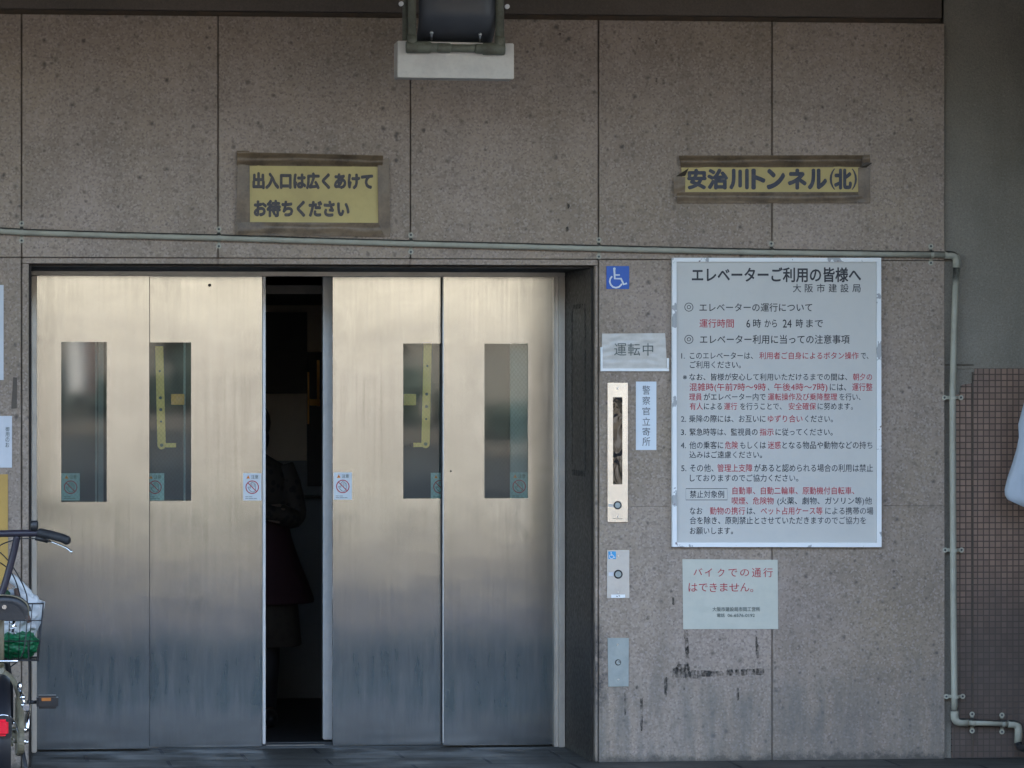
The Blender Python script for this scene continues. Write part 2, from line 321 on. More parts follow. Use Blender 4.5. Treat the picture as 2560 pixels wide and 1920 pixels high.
# ------------------------------------------------------------------ mesh builder
class MB:
    def __init__(s): s.bm = bmesh.new()
    def box(s, x0, x1, y0, y1, z0, z1, bevel=0.0, seg=2):
        x0, x1 = sorted((x0, x1)); y0, y1 = sorted((y0, y1)); z0, z1 = sorted((z0, z1))
        mtx = Matrix.Translation(((x0 + x1) / 2, (y0 + y1) / 2, (z0 + z1) / 2)) @ Matrix.Diagonal((x1 - x0, y1 - y0, z1 - z0, 1))
        r = bmesh.ops.create_cube(s.bm, size=1.0, matrix=mtx)
        if bevel > 0:
            es = list({e for v in r['verts'] for e in v.link_edges})
            bmesh.ops.bevel(s.bm, geom=es, offset=bevel, segments=seg, affect='EDGES', clamp_overlap=True)
        return s
    def slabq(s, pts, y0, y1):
        """A plate whose outline pts = [(x, z), ...] runs anticlockwise seen from -y, between y0 (front) and y1."""
        f = [s.bm.verts.new((x, y0, z)) for x, z in pts]; b = [s.bm.verts.new((x, y1, z)) for x, z in pts]
        s.bm.faces.new(f); s.bm.faces.new(b[::-1])
        n = len(pts)
        for i in range(n): s.bm.faces.new((f[i], b[i], b[(i + 1) % n], f[(i + 1) % n]))
        return s
    def tube(s, pts, r, seg=12, smooth=True, cap=True, closed=False):
        pts = [Vector(p) for p in pts]; n = len(pts); rings = []
        rs = r if isinstance(r, (list, tuple)) else [r] * n
        up = None
        for i, p in enumerate(pts):
            if closed: d = pts[(i + 1) % n] - pts[i - 1]
            else: d = (pts[min(i + 1, n - 1)] - pts[max(i - 1, 0)])
            d.normalize()
            if up is None:
                up = Vector((0, 0, 1)) if abs(d.z) < 0.9 else Vector((1, 0, 0))
            a = d.cross(up)
            if a.length < 1e-4: a = d.cross(Vector((0, 1, 0)))
            a.normalize(); b = a.cross(d).normalized(); up = b
            rings.append([s.bm.verts.new(p + (a * math.cos(2 * math.pi * k / seg) + b * math.sin(2 * math.pi * k / seg)) * rs[i]) for k in range(seg)])
        m = n if closed else n - 1
        for i in range(m):
            A, B = rings[i], rings[(i + 1) % n]
            for k in range(seg):
                f = s.bm.faces.new((A[k], A[(k + 1) % seg], B[(k + 1) % seg], B[k])); f.smooth = smooth
        if cap and not closed:
            s.bm.faces.new(rings[0][::-1]); s.bm.faces.new(rings[-1])
        return s
    def disc(s, c, axis, r, h, seg=24, smooth=True, r2=None):
        c = Vector(c); a = Vector(axis).normalized()
        return s.tube([c, c + a * h], [r, r if r2 is None else r2], seg, smooth)
    def ball(s, c, r, scale=(1, 1, 1), u=16, v=10):
        mtx = Matrix.Translation(c) @ Matrix.Diagonal((*scale, 1))
        q = bmesh.ops.create_uvsphere(s.bm, u_segments=u, v_segments=v, radius=r, matrix=mtx)
        for vv in q['verts']:
            for f in vv.link_faces: f.smooth = True
        return s
    def dome(s, c, r, h, seg=12):
        rings = []
        for j in range(4):
            t = j / 4 * math.pi / 2
            rings.append([s.bm.verts.new((c[0] + r * math.cos(t) * math.cos(2 * math.pi * k / seg), c[1] + r * math.cos(t) * math.sin(2 * math.pi * k / seg), c[2] + h * math.sin(t))) for k in range(seg)])
        for A, B in zip(rings, rings[1:]):
            for k in range(seg):
                f = s.bm.faces.new((A[k], A[(k + 1) % seg], B[(k + 1) % seg], B[k])); f.smooth = True
        s.bm.faces.new(rings[-1]); return s
    def split(s, name, m, parent=None):
        """Each loose piece becomes an object of its own."""
        seen = set(); out = []
        for v in s.bm.verts:
            if v in seen: continue
            st = [v]; comp = []; seen.add(v)
            while st:
                q = st.pop(); comp.append(q)
                for e in q.link_edges:
                    o = e.other_vert(q)
                    if o not in seen: seen.add(o); st.append(o)
            b = MB(); mp = {q: b.bm.verts.new(q.co) for q in comp}
            for f in {f for q in comp for f in q.link_faces}:
                nf = b.bm.faces.new([mp[q] for q in f.verts]); nf.smooth = f.smooth
            out.append(b.build(name, m, parent))
        s.bm.free(); return out
    def build(s, name, m, parent=None, loc=None):
        bm = s.bm
        bmesh.ops.recalc_face_normals(bm, faces=[f for f in bm.faces])
        vs = [v.co for v in bm.verts]
        if loc is None:
            loc = Vector(((min(v.x for v in vs) + max(v.x for v in vs)) / 2, (min(v.y for v in vs) + max(v.y for v in vs)) / 2, min(v.z for v in vs)))
        loc = Vector(loc)
        bmesh.ops.translate(bm, verts=bm.verts, vec=-loc)
        me = bpy.data.meshes.new(name); bm.to_mesh(me); bm.free()
        return link(name, me, m, parent, loc)
def wloc(o):
    v = Vector(o.location)
    while o.parent: o = o.parent; v = v + Vector(o.location)
    return v
def link(name, me, m, parent, loc):
    if m is not None: me.materials.append(m)
    o = bpy.data.objects.new(name, me); COL.objects.link(o)
    if parent is not None: o.parent = parent; o.location = Vector(loc) - wloc(parent)
    else: o.location = loc
    return o
def tag(o, label=None, cat=None, group=None, kind=None):
    if label: o['label'] = label
    if cat: o['category'] = cat
    if group: o['group'] = group
    if kind: o['kind'] = kind
    return o
def thing(name, label, cat, loc, group=None):
    o = bpy.data.objects.new(name, None); COL.objects.link(o); o.location = loc; o.empty_display_size = 0.2
    return tag(o, label, cat, group)
def spline(pts, n=8):
    """Catmull-Rom through pts."""
    P = [Vector(p) for p in pts]; P = [2 * P[0] - P[1]] + P + [2 * P[-1] - P[-2]]; out = []
    for i in range(1, len(P) - 2):
        for k in range(n):
            t = k / n; a, b, c, d = P[i - 1], P[i], P[i + 1], P[i + 2]
            out.append(0.5 * ((2 * b) + (c - a) * t + (2 * a - 5 * b + 4 * c - d) * t * t + (3 * b - a - 3 * c + d) * t ** 3))
    out.append(P[-2]); return out

# ------------------------------------------------------------------ lettering
_tc = {}
def glyphs(body, bold=0.0):
    key = (body, bold)
    if key not in _tc:
        c = bpy.data.curves.new('lettering', 'FONT'); c.body = body; c.resolution_u = 3; c.offset = bold
        o = bpy.data.objects.new('lettering', c); COL.objects.link(o)
        dg = bpy.context.evaluated_depsgraph_get()
        me = bpy.data.meshes.new_from_object(o.evaluated_get(dg))
        v = [(p.co.x, p.co.y) for p in me.vertices]; f = [tuple(p.vertices) for p in me.polygons]
        bpy.data.objects.remove(o); bpy.data.curves.remove(c); bpy.data.meshes.remove(me)
        _tc[key] = (v, f)
    return _tc[key]
class Ink:
    """Collects lettering (and simple marks) drawn on the plane y = Y; pixel boxes are read from the photograph."""
    def __init__(s, Y): s.Y = Y; s.v = []; s.f = []
    def add(s, v, f):
        n = len(s.v); s.v += v; s.f += [tuple(i + n for i in q) for q in f]
    def line(s, body, x0, x1, y0, y1, bold=0.0, fit=False, slope=0.0):
        v, f = glyphs(body, 0.0)
        if bold > 0.003:       # a heavier stroke: the same glyphs inked several times, a hair apart
            vv = []; ff = []; st = [(bold, 0), (-bold, 0), (0, bold), (0, -bold)] + ([(bold * .7, bold * .7), (-bold * .7, bold * .7), (bold * .7, -bold * .7), (-bold * .7, -bold * .7)] if bold > .015 else [])
            for i, (dx, dy) in enumerate(st):
                n = len(vv); vv += [(x + dx, y + dy, i * 4e-5) for x, y in v]; ff += [tuple(q + n for q in p) for p in f]
            v, f = vv, ff
        else: v = [(x, y, 0.0) for x, y in v]
        ax, bx = min(p[0] for p in v), max(p[0] for p in v)
        if fit: ay, by = min(p[1] for p in v), max(p[1] for p in v)
        else: ay, by = -0.085, 0.80
        out = []
        for (x, y, dz) in v:
            u = (x - ax) / (bx - ax); w = (y - ay) / (by - ay)
            out.append(tuple(W(x0 + (x1 - x0) * u, y1 + (y0 - y1) * w + slope * u, s.Y - dz)))
        s.add(out, f)
    def stroke(s, pts, wd, closed=False):
        """A brush line through pixel points, wd pixels wide."""
        n = len(pts); L = []; Rr = []
        for i, (x, y) in enumerate(pts):
            a = pts[i - 1] if (i > 0 or closed) else pts[i]; b = pts[(i + 1) % n] if (i < n - 1 or closed) else pts[i]
            dx, dy = b[0] - a[0], b[1] - a[1]; l = math.hypot(dx, dy) or 1
            nx, ny = -dy / l * wd / 2, dx / l * wd / 2
            L.append(tuple(W(x + nx, y + ny, s.Y))); Rr.append(tuple(W(x - nx, y - ny, s.Y)))
        m = n if closed else n - 1
        s.add(L + Rr, [(i, (i + 1) % n, n + (i + 1) % n, n + i) for i in range(m)])
    def poly(s, pts): s.add([tuple(W(x, y, s.Y)) for x, y in pts], [tuple(range(len(pts)))])
    def ring(s, cx, cy, r, wd, n=32): s.stroke([(cx + r * math.cos(2 * math.pi * k / n), cy + r * math.sin(2 * math.pi * k / n)) for k in range(n)], wd, True)
    def dot(s, cx, cy, r, n=16): s.poly([(cx + r * math.cos(2 * math.pi * k / n), cy + r * math.sin(2 * math.pi * k / n)) for k in range(n)])
    def build(s, name, m, parent=None):
        me = bpy.data.meshes.new(name)
        c = Vector((sum(p[0] for p in s.v) / len(s.v), s.Y, sum(p[2] for p in s.v) / len(s.v)))
        me.from_pydata([(p[0] - c.x, p[1] - c.y, p[2] - c.z) for p in s.v], [], s.f); me.update()
        bm = bmesh.new(); bm.from_mesh(me)
        for f in bm.faces:
            f.normal_update()
            if f.normal.y > 0: f.normal_flip()
        bm.to_mesh(me); bm.free()
        return link(name, me, m, parent, c)
def plate(name, m, px0, px1, py0, py1, Y0, Y1, parent=None, bevel=0.0, py_r=None):
    """A thin plate whose front (y = Y0) fills the given pixel box."""
    a = W(px0, py0, Y0); b = W(px1, py1, Y0)
    return MB().box(a.x, b.x, Y0, Y1, b.z, a.z, bevel).build(name, m, parent)
def quadplate(name, m, q, Y0, Y1, parent=None):
    pts = [W(x, y, Y0) for x, y in q]
    return MB().slabq([(p.x, p.z) for p in pts], Y0, Y1).build(name, m, parent)
def wheelchair(ink, x0, x1, y0, y1):
    """The wheelchair symbol inside a pixel box."""
    def P(u, v): return (x0 + (x1 - x0) * u, y0 + (y1 - y0) * v)
    s = (x1 - x0)
    ink.dot(*P(0.35, 0.12), 0.058 * s)
    ink.stroke([P(0.345, 0.16), P(0.37, 0.55), P(0.64, 0.55), P(0.76, 0.80), P(0.90, 0.75)], 0.085 * s)
    ink.stroke([P(0.35, 0.39), P(0.59, 0.39)], 0.06 * s)
    ink.stroke([P(0.25 + 0.0, 0.445), P(0.17, 0.55), P(0.145, 0.68), P(0.19, 0.81), P(0.29, 0.91), P(0.42, 0.945), P(0.55, 0.91), P(0.64, 0.83), P(0.675, 0.77)], 0.07 * s)

# ------------------------------------------------------------------ the setting: ground
def sheet(name, x0, x1, y0, y1, z, m):
    b = MB(); b.bm.faces.new([b.bm.verts.new(p) for p in ((x0, y0, z), (x1, y0, z), (x1, y1, z), (x0, y1, z))])
    o = b.build(name, m, None, (0, 0, z)); tag(o, kind='structure'); return o
M['asphalt'] = m_concrete('asphalt', (0.029, 0.031, 0.033), (0.045, 0.047, 0.049), (0.03, 0.03, 0.03), 0.8)
M['pave'] = m_paving('dark stone paving', (0.064, 0.061, 0.053), (0.100, 0.095, 0.083), 0.70, 0.345, (0.022, 0.022, 0.024), (-0.03, 0.02, 0))
M['pave_far'] = m_paving('pale concrete paving', (0.055, 0.052, 0.048), (0.075, 0.071, 0.065), 0.3, 0.3, (0.10, 0.09, 0.08), (0, 0, 0), (0.6, 0.9))
sheet('ground', -1500, 1500, -1500, 1500, -0.14, M['asphalt'])
b = MB(); b.box(-16, 30, -4.0, 0.95, -0.13, 0.0); o = b.build('pavement', M['pave'], None, (0, 0, 0)); tag(o, kind='structure')
b = MB(); b.box(-30, 50, -4.16, -4.003, -0.13, -0.002, 0.01); o = b.build('kerb', M['pave_far'], None, (0, 0, 0)); tag(o, kind='structure')
b = MB(); b.box(-30, 50, -27.0, -25.2, -0.13, -0.01); o = b.build('far_pavement', M['pave_far'], None, (0, 0, 0)); tag(o, kind='structure')
b = MB()
b.box(-30, 50, -13.75, -13.6, -0.136, -0.132)
o = b.build('road_marking', M['white'], None, (0, 0, 0)); tag(o, kind='structure')

# ------------------------------------------------------------------ the elevator building
YF, YD = 0.84, 0.90                  # door frame front, door leaf front
XL, XR = WX(72), WX(1488)            # opening
ZL = WZ(661, 0, 800)                 # lintel underside
ZTOP = WZ(47, 0, 1280)               # top of the stone
XE = WX(2362)                        # right edge of the stone
bld = thing('elevator_building', 'speckled granite entrance building with canopy and brown tiled side wall around the steel doors', 'building', (0, 0.5, 0))
J = 0.0015
def slab(b, x0, x1, z0, z1): b.box(x0 + J, x1 - J, 0.0, 0.05, z0 + J, z1 - J, 0.002, 1)
b = MB()
zj = WZ(646, 0, 800); zj2 = WZ(1266, 0, 1700)
xs = [WX(p) for p in (-936, -440, 54, 545, 1026, 1496, 1930)] + [XE]
for i in range(7): slab(b, xs[i], xs[i + 1], zj, ZTOP)
slab(b, xs[2], xs[5], ZL - J, zj)                              # lintel strip
slab(b, xs[2], XL + J, 0.0, ZL); slab(b, XR - J, xs[5], 0.0, ZL)   # jamb strips
slab(b, xs[0], xs[1], 0, zj); slab(b, xs[1], xs[2], 0, zj)
for i in (5, 6): b.box(xs[i] + J, xs[i + 1] - J, 0, .05, 0, zj2 - .0003, .0003, 1); b.box(xs[i] + J, xs[i + 1] - J, 0, .05, zj2 + .0003, zj - J, .0012, 1)
gc = b.build('granite_cladding', M['granite'], bld)
ta = gc.data.attributes.new('tone', 'FLOAT', 'FACE')
for p in gc.data.polygons:
    c_ = p.center + wloc(gc); k_ = sum(c_.x > v for v in xs) * 7 + (c_.z > zj) * 3 + (c_.z > zj2) * 2
    ta.data[p.index].value = random.Random(k_).random()
b = MB()   # backing wall behind the slabs, with the opening left free
b.box(xs[0] - 6, XL, 0.046, 1.3, 0, 3.70); b.box(XR, XE - 0.01, 0.046, 1.3, 0, 3.70); b.box(XL, XR, 0.046, 1.3, ZL + 0.002, 3.70)
b.build('backing_wall', M['grout'], bld)
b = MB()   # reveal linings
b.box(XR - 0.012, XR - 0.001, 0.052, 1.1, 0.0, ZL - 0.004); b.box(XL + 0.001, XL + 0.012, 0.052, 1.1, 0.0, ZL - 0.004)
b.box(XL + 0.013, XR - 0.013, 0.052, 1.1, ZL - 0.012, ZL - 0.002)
b.split('reveal_lining', M['granite_shaded'], bld)
b = MB()   # ghost of a removed notice on the reveal: a rectangle of old glue
for (y0, y1, z0, z1) in ((0.20, 0.225, 1.27, 2.02), (0.62, 0.64, 1.30, 2.0), (0.22, 0.62, 1.25, 1.275), (0.30, 0.60, 2.0, 2.02)):
    b.box(XR - 0.0145, XR - 0.0115, y0, y1, z0, z1)
b.build('glue_outline', M['adhesive'], bld)
b = MB(); b.box(XE + 0.002, WX(2640), 0.03, 1.3, WZ(922, 0.03, 2450), 3.70); b.box(XE + 0.002, WX(2640), 0.036, 1.3, 0, WZ(922, 0.03, 2450) - 0.001)
b.build('concrete_wall', M['concrete'], bld)
pts = [(WX(2379, 0.024), 0.0), (WX(2640, 0.024), 0.0), (WX(2640, 0.024), WZ(921, 0.024, 2500)), (WX(2437, 0.024), WZ(921, 0.024, 2440)),
       (WX(2434, 0.024), WZ(957, 0.024, 2440)), (WX(2404, 0.024), WZ(962, 0.024, 2400)), (WX(2400, 0.024), WZ(985, 0.024, 2400)), (WX(2379, 0.024), WZ(990, 0.024, 2400))]
MB().slabq(pts, 0.024, 0.0352).build('tiled_base', M['tile'], bld)
b = MB(); b.box(WX(2366), WX(2437), 0.022, 0.0295, WZ(913.5, 0, 2400), WZ(911, 0, 2400)); b.box(WX(2432.5), WX(2436), 0.016, 0.0235, 0.0, WZ(930, 0, 2400))
b.split('wall_crack', M['grout'], bld)
b = MB(); b.box(WX(2640), WX(2640) + 0.35, -1.5, 1.3, 0, 3.70)
b.build('added_wing_wall', M['concrete'], bld)  # added out of view to darken the right edge
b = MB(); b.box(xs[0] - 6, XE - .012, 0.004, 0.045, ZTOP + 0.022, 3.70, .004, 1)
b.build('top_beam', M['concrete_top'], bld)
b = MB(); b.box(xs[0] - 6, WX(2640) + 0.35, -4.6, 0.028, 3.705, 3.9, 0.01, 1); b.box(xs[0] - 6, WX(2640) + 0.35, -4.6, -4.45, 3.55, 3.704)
b.build('canopy', M['concrete_top'], bld)  # out of view; made deep to shade the upper wall
b = MB(); b.box(xs[0] - 14, 18, 0.03, 9.0, 3.91, 18.0); b.box(xs[0] - 14, -0.6, 1.31, 9, 0, 3.90); b.box(4.4, 18, 1.31, 9, 0, 3.90)
b.box(-0.59, 4.39, 5.0, 9, 0, 3.90); b.box(-0.59, 4.39, 1.31, 4.99, 2.9, 3.90)
b.build('upper_block', M['concrete'], bld)  # unseen mass, its height set to shade the street
# old adhesive left on the stone
ink = Ink(-0.0012)
def blob(x0, x1, y0, y1, n=14, j=0.22):
    cx, cy = (x0 + x1) / 2, (y0 + y1) / 2; pts = []
    for k in range(n):
        a = 2 * math.pi * k / n; c, s_ = math.cos(a), math.sin(a)
        e = 0.45
        x = math.copysign(abs(c) ** e, c); y = math.copysign(abs(s_) ** e, s_); q = 1 - random.random() * j
        pts.append((cx + x * q * (x1 - x0) / 2, cy + y * q * (y1 - y0) / 2))
    ink.poly(pts)
for q in ((1679, 1728, 1668, 1696), (1688, 1726, 1660, 1678), (1724, 1750, 1674, 1698), (1748, 1780, 1675, 1693), (1774, 1810, 1676, 1692), (1815, 1834, 1673, 1691),
          (1836, 1849, 1673, 1688), (1851, 1868, 1672, 1690), (1864, 1884, 1671, 1689), (1880, 1912, 1670, 1688),
          (1710, 1720, 1574, 1600), (1712, 1722, 1592, 1630), (1712, 1723, 1612, 1650), (1713, 1724, 1640, 1668),
          (1888, 1894, 1574, 1630), (1889, 1899, 1608, 1650), (1660, 1669, 1690, 1742), (1707, 1713, 1698, 1726), (1841, 1848, 1718, 1752),
          (1588, 1596, 1712, 1724), (1718, 1724, 1498, 1514), (1680, 1686, 1491, 1514), (1616, 1624, 1538, 1550), (1560, 1566, 1730, 1790), (1600, 1608, 1740, 1830)):
    blob(*q)
for (x, y, r) in ((1175, 572, 3), (1272, 571, 4), (1418, 574, 4), (1420, 515, 5), (1640, 105, 4), (1641, 200, 3), (1400, 86, 2.5)):
    blob(x - r, x + r, y - 2 * r, y + 2 * r, 9, 0.5)
tag(ink.build('adhesive_residue', M['adhesive'], bld), kind='stuff')
# steel door frame and sill
b = MB()
b.box(WX(79, YF), WX(1413, YF), YF, 1.0, WZ(690, YF, 700), WZ(674, YF, 700), 0.003)
b.box(WX(79, YF), WX(92, YF), YF + 0.001, 1.0, 0.0, WZ(690, YF, 100) - 0.001, 0.003)
b.box(WX(1398, YF), WX(1413, YF), YF + 0.001, 1.0, 0.0, WZ(690, YF, 1400) - 0.001, 0.003)
b.box(WX(1386, YF + .03), WX(1398, YF + .03), YF + 0.04, 1.0, 0.0, WZ(690, YF, 1400) - 0.002)
b.build('door_frame', M['steel_frame'], bld)
b = MB(); b.box(WX(79, YF), WX(1413, YF), 0.945, 1.30, -0.03, 0.006)
for k in range(3): b.box(WX(79, YF), WX(1413, YF), 0.97 + k * 0.1, 0.985 + k * 0.1, 0.0061, 0.010)
b.build('door_sill', M['dark_steel'], bld)
b = MB(); b.box(WX(666, 1.0), WX(812, 1.0), 0.9945, 1.02, -.02, 0.0105, .001); b.build('sill_edge', M['steel_frame'], bld)

# ------------------------------------------------------------------ sliding steel doors
def no_touch(parent, px, py, Y, w=46.0, h=68.0, inside=False, clip=None):
    """Caution sticker: pale sheet, warning triangle, two characters, ring with a barred hand."""
    s = plate('sticker', M['sticker_dim'] if inside else M['sticker'], px, px + w, py, py + h, Y, Y + 0.0008, parent)
    Yi = Y - 0.0012
    k = Ink(Yi); cx, cy = px + 0.5 * w, py + 0.515 * h
    k.ring(cx, cy, 0.34 * w, 0.055 * w); k.stroke([(cx - .24 * w, cy - .24 * w), (cx + .24 * w, cy + .24 * w)], 0.05 * w)
    k.build('prohibition_ring', M['ink_red'], s)
    k = Ink(Yi + 0.0004)
    def H(u, v): return (cx + (u - 0.5) * 0.62 * w, cy + (v - 0.5) * 0.62 * w)
    k.stroke([H(.12, .50), H(.20, .47), H(.33, .62), H(.33, .22), H(.38, .14), H(.44, .22), H(.44, .10), H(.50, .04), H(.56, .10), H(.57, .16), H(.63, .10), H(.69, .17), H(.69, .24), H(.74, .20), H(.80, .28), H(.80, .66), H(.74, .84), H(.60, .93), H(.42, .90), H(.26, .74)], 0.028 * w, True)
    for u in (.44, .565, .69): k.stroke([H(u, .2), H(u, .5)], 0.022 * w)
    k.build('hand_outline', M['ink_print'], s)
    k = Ink(Yi); k.poly([(px + .18 * w, py + .20 * h), (px + .38 * w, py + .20 * h), (px + .28 * w, py + .075 * h)]); k.build('warning_triangle', M['orange'], s)
    k = Ink(Yi); k.line('注意', px + .45 * w, px + .83 * w, py + .075 * h, py + .205 * h, 0.01)
    k.line('!', px + .265 * w, px + .295 * w, py + .11 * h, py + .19 * h, 0, True)
    k.build('lettering', M['ink_print'], s)
    k = Ink(Yi)
    for (a, c, v) in ((.12, .28, .865), (.31, .50, .868), (.12, .30, .925), (.32, .56, .928), (.58, .75, .926)): k.stroke([(px + a * w, py + v * h), (px + c * w, py + v * h)], 0.018 * h)
    k.build('small_print', M['ink_print'], s)
    return s
def door_leaf(px0, px1, Yf, wpx, label, tilt, top=691, sticker=None, in_sticker=None):
    """One sliding leaf: steel panel with a window hole, glass pane, stickers. px0..px1 at its front plane; wpx = window pixel box."""
    x0, x1 = WX(px0, Yf), WX(px1, Yf); z0, z1 = 0.009, WZ(top, Yf, 700)
    wx0, wx1, wz1, wz0 = WX(wpx[0], Yf), WX(wpx[1], Yf), WZ(wpx[2], Yf), WZ(wpx[3], Yf)
    d = thing('sliding_door', label, 'door', ((x0 + x1) / 2, Yf, 0.02), 'steel elevator door leaves')
    T = 0.04; b = MB(); bm = b.bm
    def ring(x0, x1, z0, z1, y): return [bm.verts.new(p) for p in ((x0, y, z0), (x1, y, z0), (x1, y, z1), (x0, y, z1))]
    fo, fi, bo, bi = ring(x0, x1, z0, z1, Yf), ring(wx0, wx1, wz0, wz1, Yf), ring(x0, x1, z0, z1, Yf + T), ring(wx0, wx1, wz0, wz1, Yf + T)
    for i in range(4):
        j = (i + 1) % 4
        bm.faces.new((fo[i], fo[j], fi[j], fi[i])); bm.faces.new((bo[j], bo[i], bi[i], bi[j]))
        bm.faces.new((fo[j], fo[i], bo[i], bo[j])); bm.faces.new((fi[i], fi[j], bi[j], bi[i]))
    b.build('door_panel', M['steel'], d)
    g = MB(); tz = math.tan(R(tilt[0])) * (wz1 - wz0) / 2; tx = math.tan(R(tilt[1])) * (wx1 - wx0) / 2; yc = Yf + 0.02
    q = [(wx0, yc - tx + tz, wz0), (wx1, yc + tx + tz, wz0), (wx1, yc + tx - tz, wz1), (wx0, yc - tx - tz, wz1)]
    g.bm.faces.new([g.bm.verts.new(p) for p in q]); g.build('window_pane', M['glass'], d)
    if sticker: no_touch(d, sticker[0], sticker[1], Yf - 0.001)
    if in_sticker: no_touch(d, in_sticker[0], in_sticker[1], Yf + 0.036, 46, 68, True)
    return d
dA = door_leaf(92.5, 373, YD, (153, 267, 856, 1252), 'outer leaf of the left steel door pair, next to the bicycle, its window on the left side', (1.40, 0.30), in_sticker=(153.5, 1183))
dB = door_leaf(345, 655, YD + 0.048, (364, 478, 857, 1250), 'steel leaf left of the dark gap with a small black hole near its top', (1.45, -0.2), sticker=(607.5, 1183), in_sticker=(364.5, 1183))
dC = door_leaf(832, 1160, YD + 0.048, (1008, 1124, 859, 1246), 'steel leaf right of the dark gap, partly behind the outer right leaf', (1.30, 0.25), sticker=(834, 1181), in_sticker=(1077, 1182))
dD = door_leaf(1107, 1386, YD, (1211, 1320, 859, 1246), 'outer leaf of the right steel door pair with reflecting window, beside the stone jamb', (1.15, -0.3), in_sticker=(1275, 1181))
b = MB(); b.box(WX(372.6, YD), WX(374.4, YD), YD + .004, YD + .046, .021, WZ(692, YD, 700)); b.build('joint_shade', M['rubber'], dA)  # dark strip standing in for the contact shadow between the leaves
b = MB(); b.box(WX(1104.6, YD), WX(1106.6, YD), YD + .028, YD + .0455, .021, WZ(692, YD, 700)); b.build('joint_shade', M['rubber'], dD)  # shadow beside the outer leaf, built as a dark strip
b = MB(); b.box(WX(1106.7, YD), WX(1109, YD), YD - .002, YD + .02, .021, WZ(692, YD, 700), .0008); b.build('edge_strip', M['alu'], dD)
for d, p0, p1, Yf in ((dB, 656.5, 664, YD + 0.046),):
    b = MB(); b.box(WX(p0, Yf), WX(p1, Yf), Yf, Yf + 0.05, 0.02, WZ(691, Yf, 700), 0.003); b.build('edge_strip', M['alu'], d)
p = W(524, 713, YD + 0.048); MB().disc((p.x, YD + 0.0475, p.z), (0, -1, 0), 0.007, 0.002, 14).build('hole', M['black'], dB)
p = W(1127, 1178, YD); MB().disc((p.x, YD - 0.001, p.z), (0, -1, 0), 0.004, 0.001, 10).build('hole', M['black'], dD)

# ------------------------------------------------------------------ elevator car behind the doors
M['car_wall'] = m_worn('elevator car wall', (0.60, 0.52, 0.40), (0.46, 0.40, 0.31), 0.5, 0.5, 3)
M['car_low'] = m_worn('elevator car lower wall', (0.20, 0.215, 0.215), (0.15, 0.16, 0.16), 0.5, 0.5, 4)
M['car_dark'] = m_worn('dark car panel', (0.035, 0.033, 0.03), (0.06, 0.055, 0.05), 0.5, 0.5, 5)
M['car_floor'] = m_worn('dark rubber floor', (0.05, 0.05, 0.048), (0.03, 0.03, 0.03), 0.6, 0.6, 9)
YB = 4.25
car = thing('elevator_car', 'dark elevator cabin seen through the gap between the steel doors', 'elevator', (WX(740, 2.6), 2.6, 0.0))
cx0, cx1 = WX(300, 2.0), WX(1330, 2.0)
b = MB(); b.box(cx0, cx1, 1.31, YB, -0.05, 0.0); b.build('cabin_floor', M['car_floor'], car)
b = MB(); b.box(cx0, cx1, 1.31, YB, 2.08, 2.12); b.build('cabin_ceiling', M['car_dark'], car)
b = MB(); b.box(cx0, cx0 + .03, 1.31, YB, 0.001, 2.079); b.box(cx1 - .03, cx1, 1.31, YB, 0.001, 2.079); b.split('side_wall', M['car_wall'], car)
zb = WZ(1152, YB, 720)
b = MB(); b.box(cx0 + .031, cx1 - .031, YB, YB + .04, zb + .001, 2.079); b.build('back_wall', M['car_wall'], car)
b = MB(); b.box(cx0 + .031, cx1 - .031, YB - .004, YB + .04, 0.001, zb, 0.002); b.build('lower_wall_panel', M['car_low'], car)
plate('notice_board', M['car_dark'], 600, 768, 780, 984, YB - .02, YB - .001, car, 0.002)
plate('dark_panel', M['car_dark'], 768.5, 835, 880, 1216, YB - .05, YB - .006, car, 0.002)
for q in ((792, 799, 900, 1015), (768.5, 773, 930, 1060), (774, 800, 998, 1014)):
    plate('yellow_edge', M['arm_yellow'], *q, YB - .058, YB - .051, car)
b = MB(); p0, p1 = W(600, 1242, YB - .07), W(830, 1242, YB - .07); b.tube([p0, p1], 0.006, 8); b.build('handrail', M['steel_frame'], car)
for px0, px1 in ((120, 648), (809.5, 1360)):
    Yc = 1.18
    b = MB(); b.box(WX(px0, Yc), WX(px1, Yc), Yc, Yc + .05, 0.02, 2.28, 0.004); o = b.build('cabin_door', M['dark_steel'], car)  # front darkened in colour to keep the door windows dark
    if px0 > 700: b = MB(); b.box(WX(px0, Yc) - .004, WX(832, Yc), Yc - .006, Yc + .056, .02, 2.281, .004); b.build('leading_edge', M['alu'], o)
M['channel'] = m_worn('door channel steel', (0.30, 0.33, 0.33), (0.2, 0.22, 0.22), 0.5, 0.5, 6)
for px0, px1, nm in ((238, 243, 0), (246, 259, 0), (459, 464, 0), (1276, 1322, 0)):
    Yc = 1.02
    b = MB(); b.box(WX(px0, Yc), WX(px1, Yc), Yc, Yc + .02, 0.9, 1.9, 0.002); b.build('door_channel', M['channel'], car)

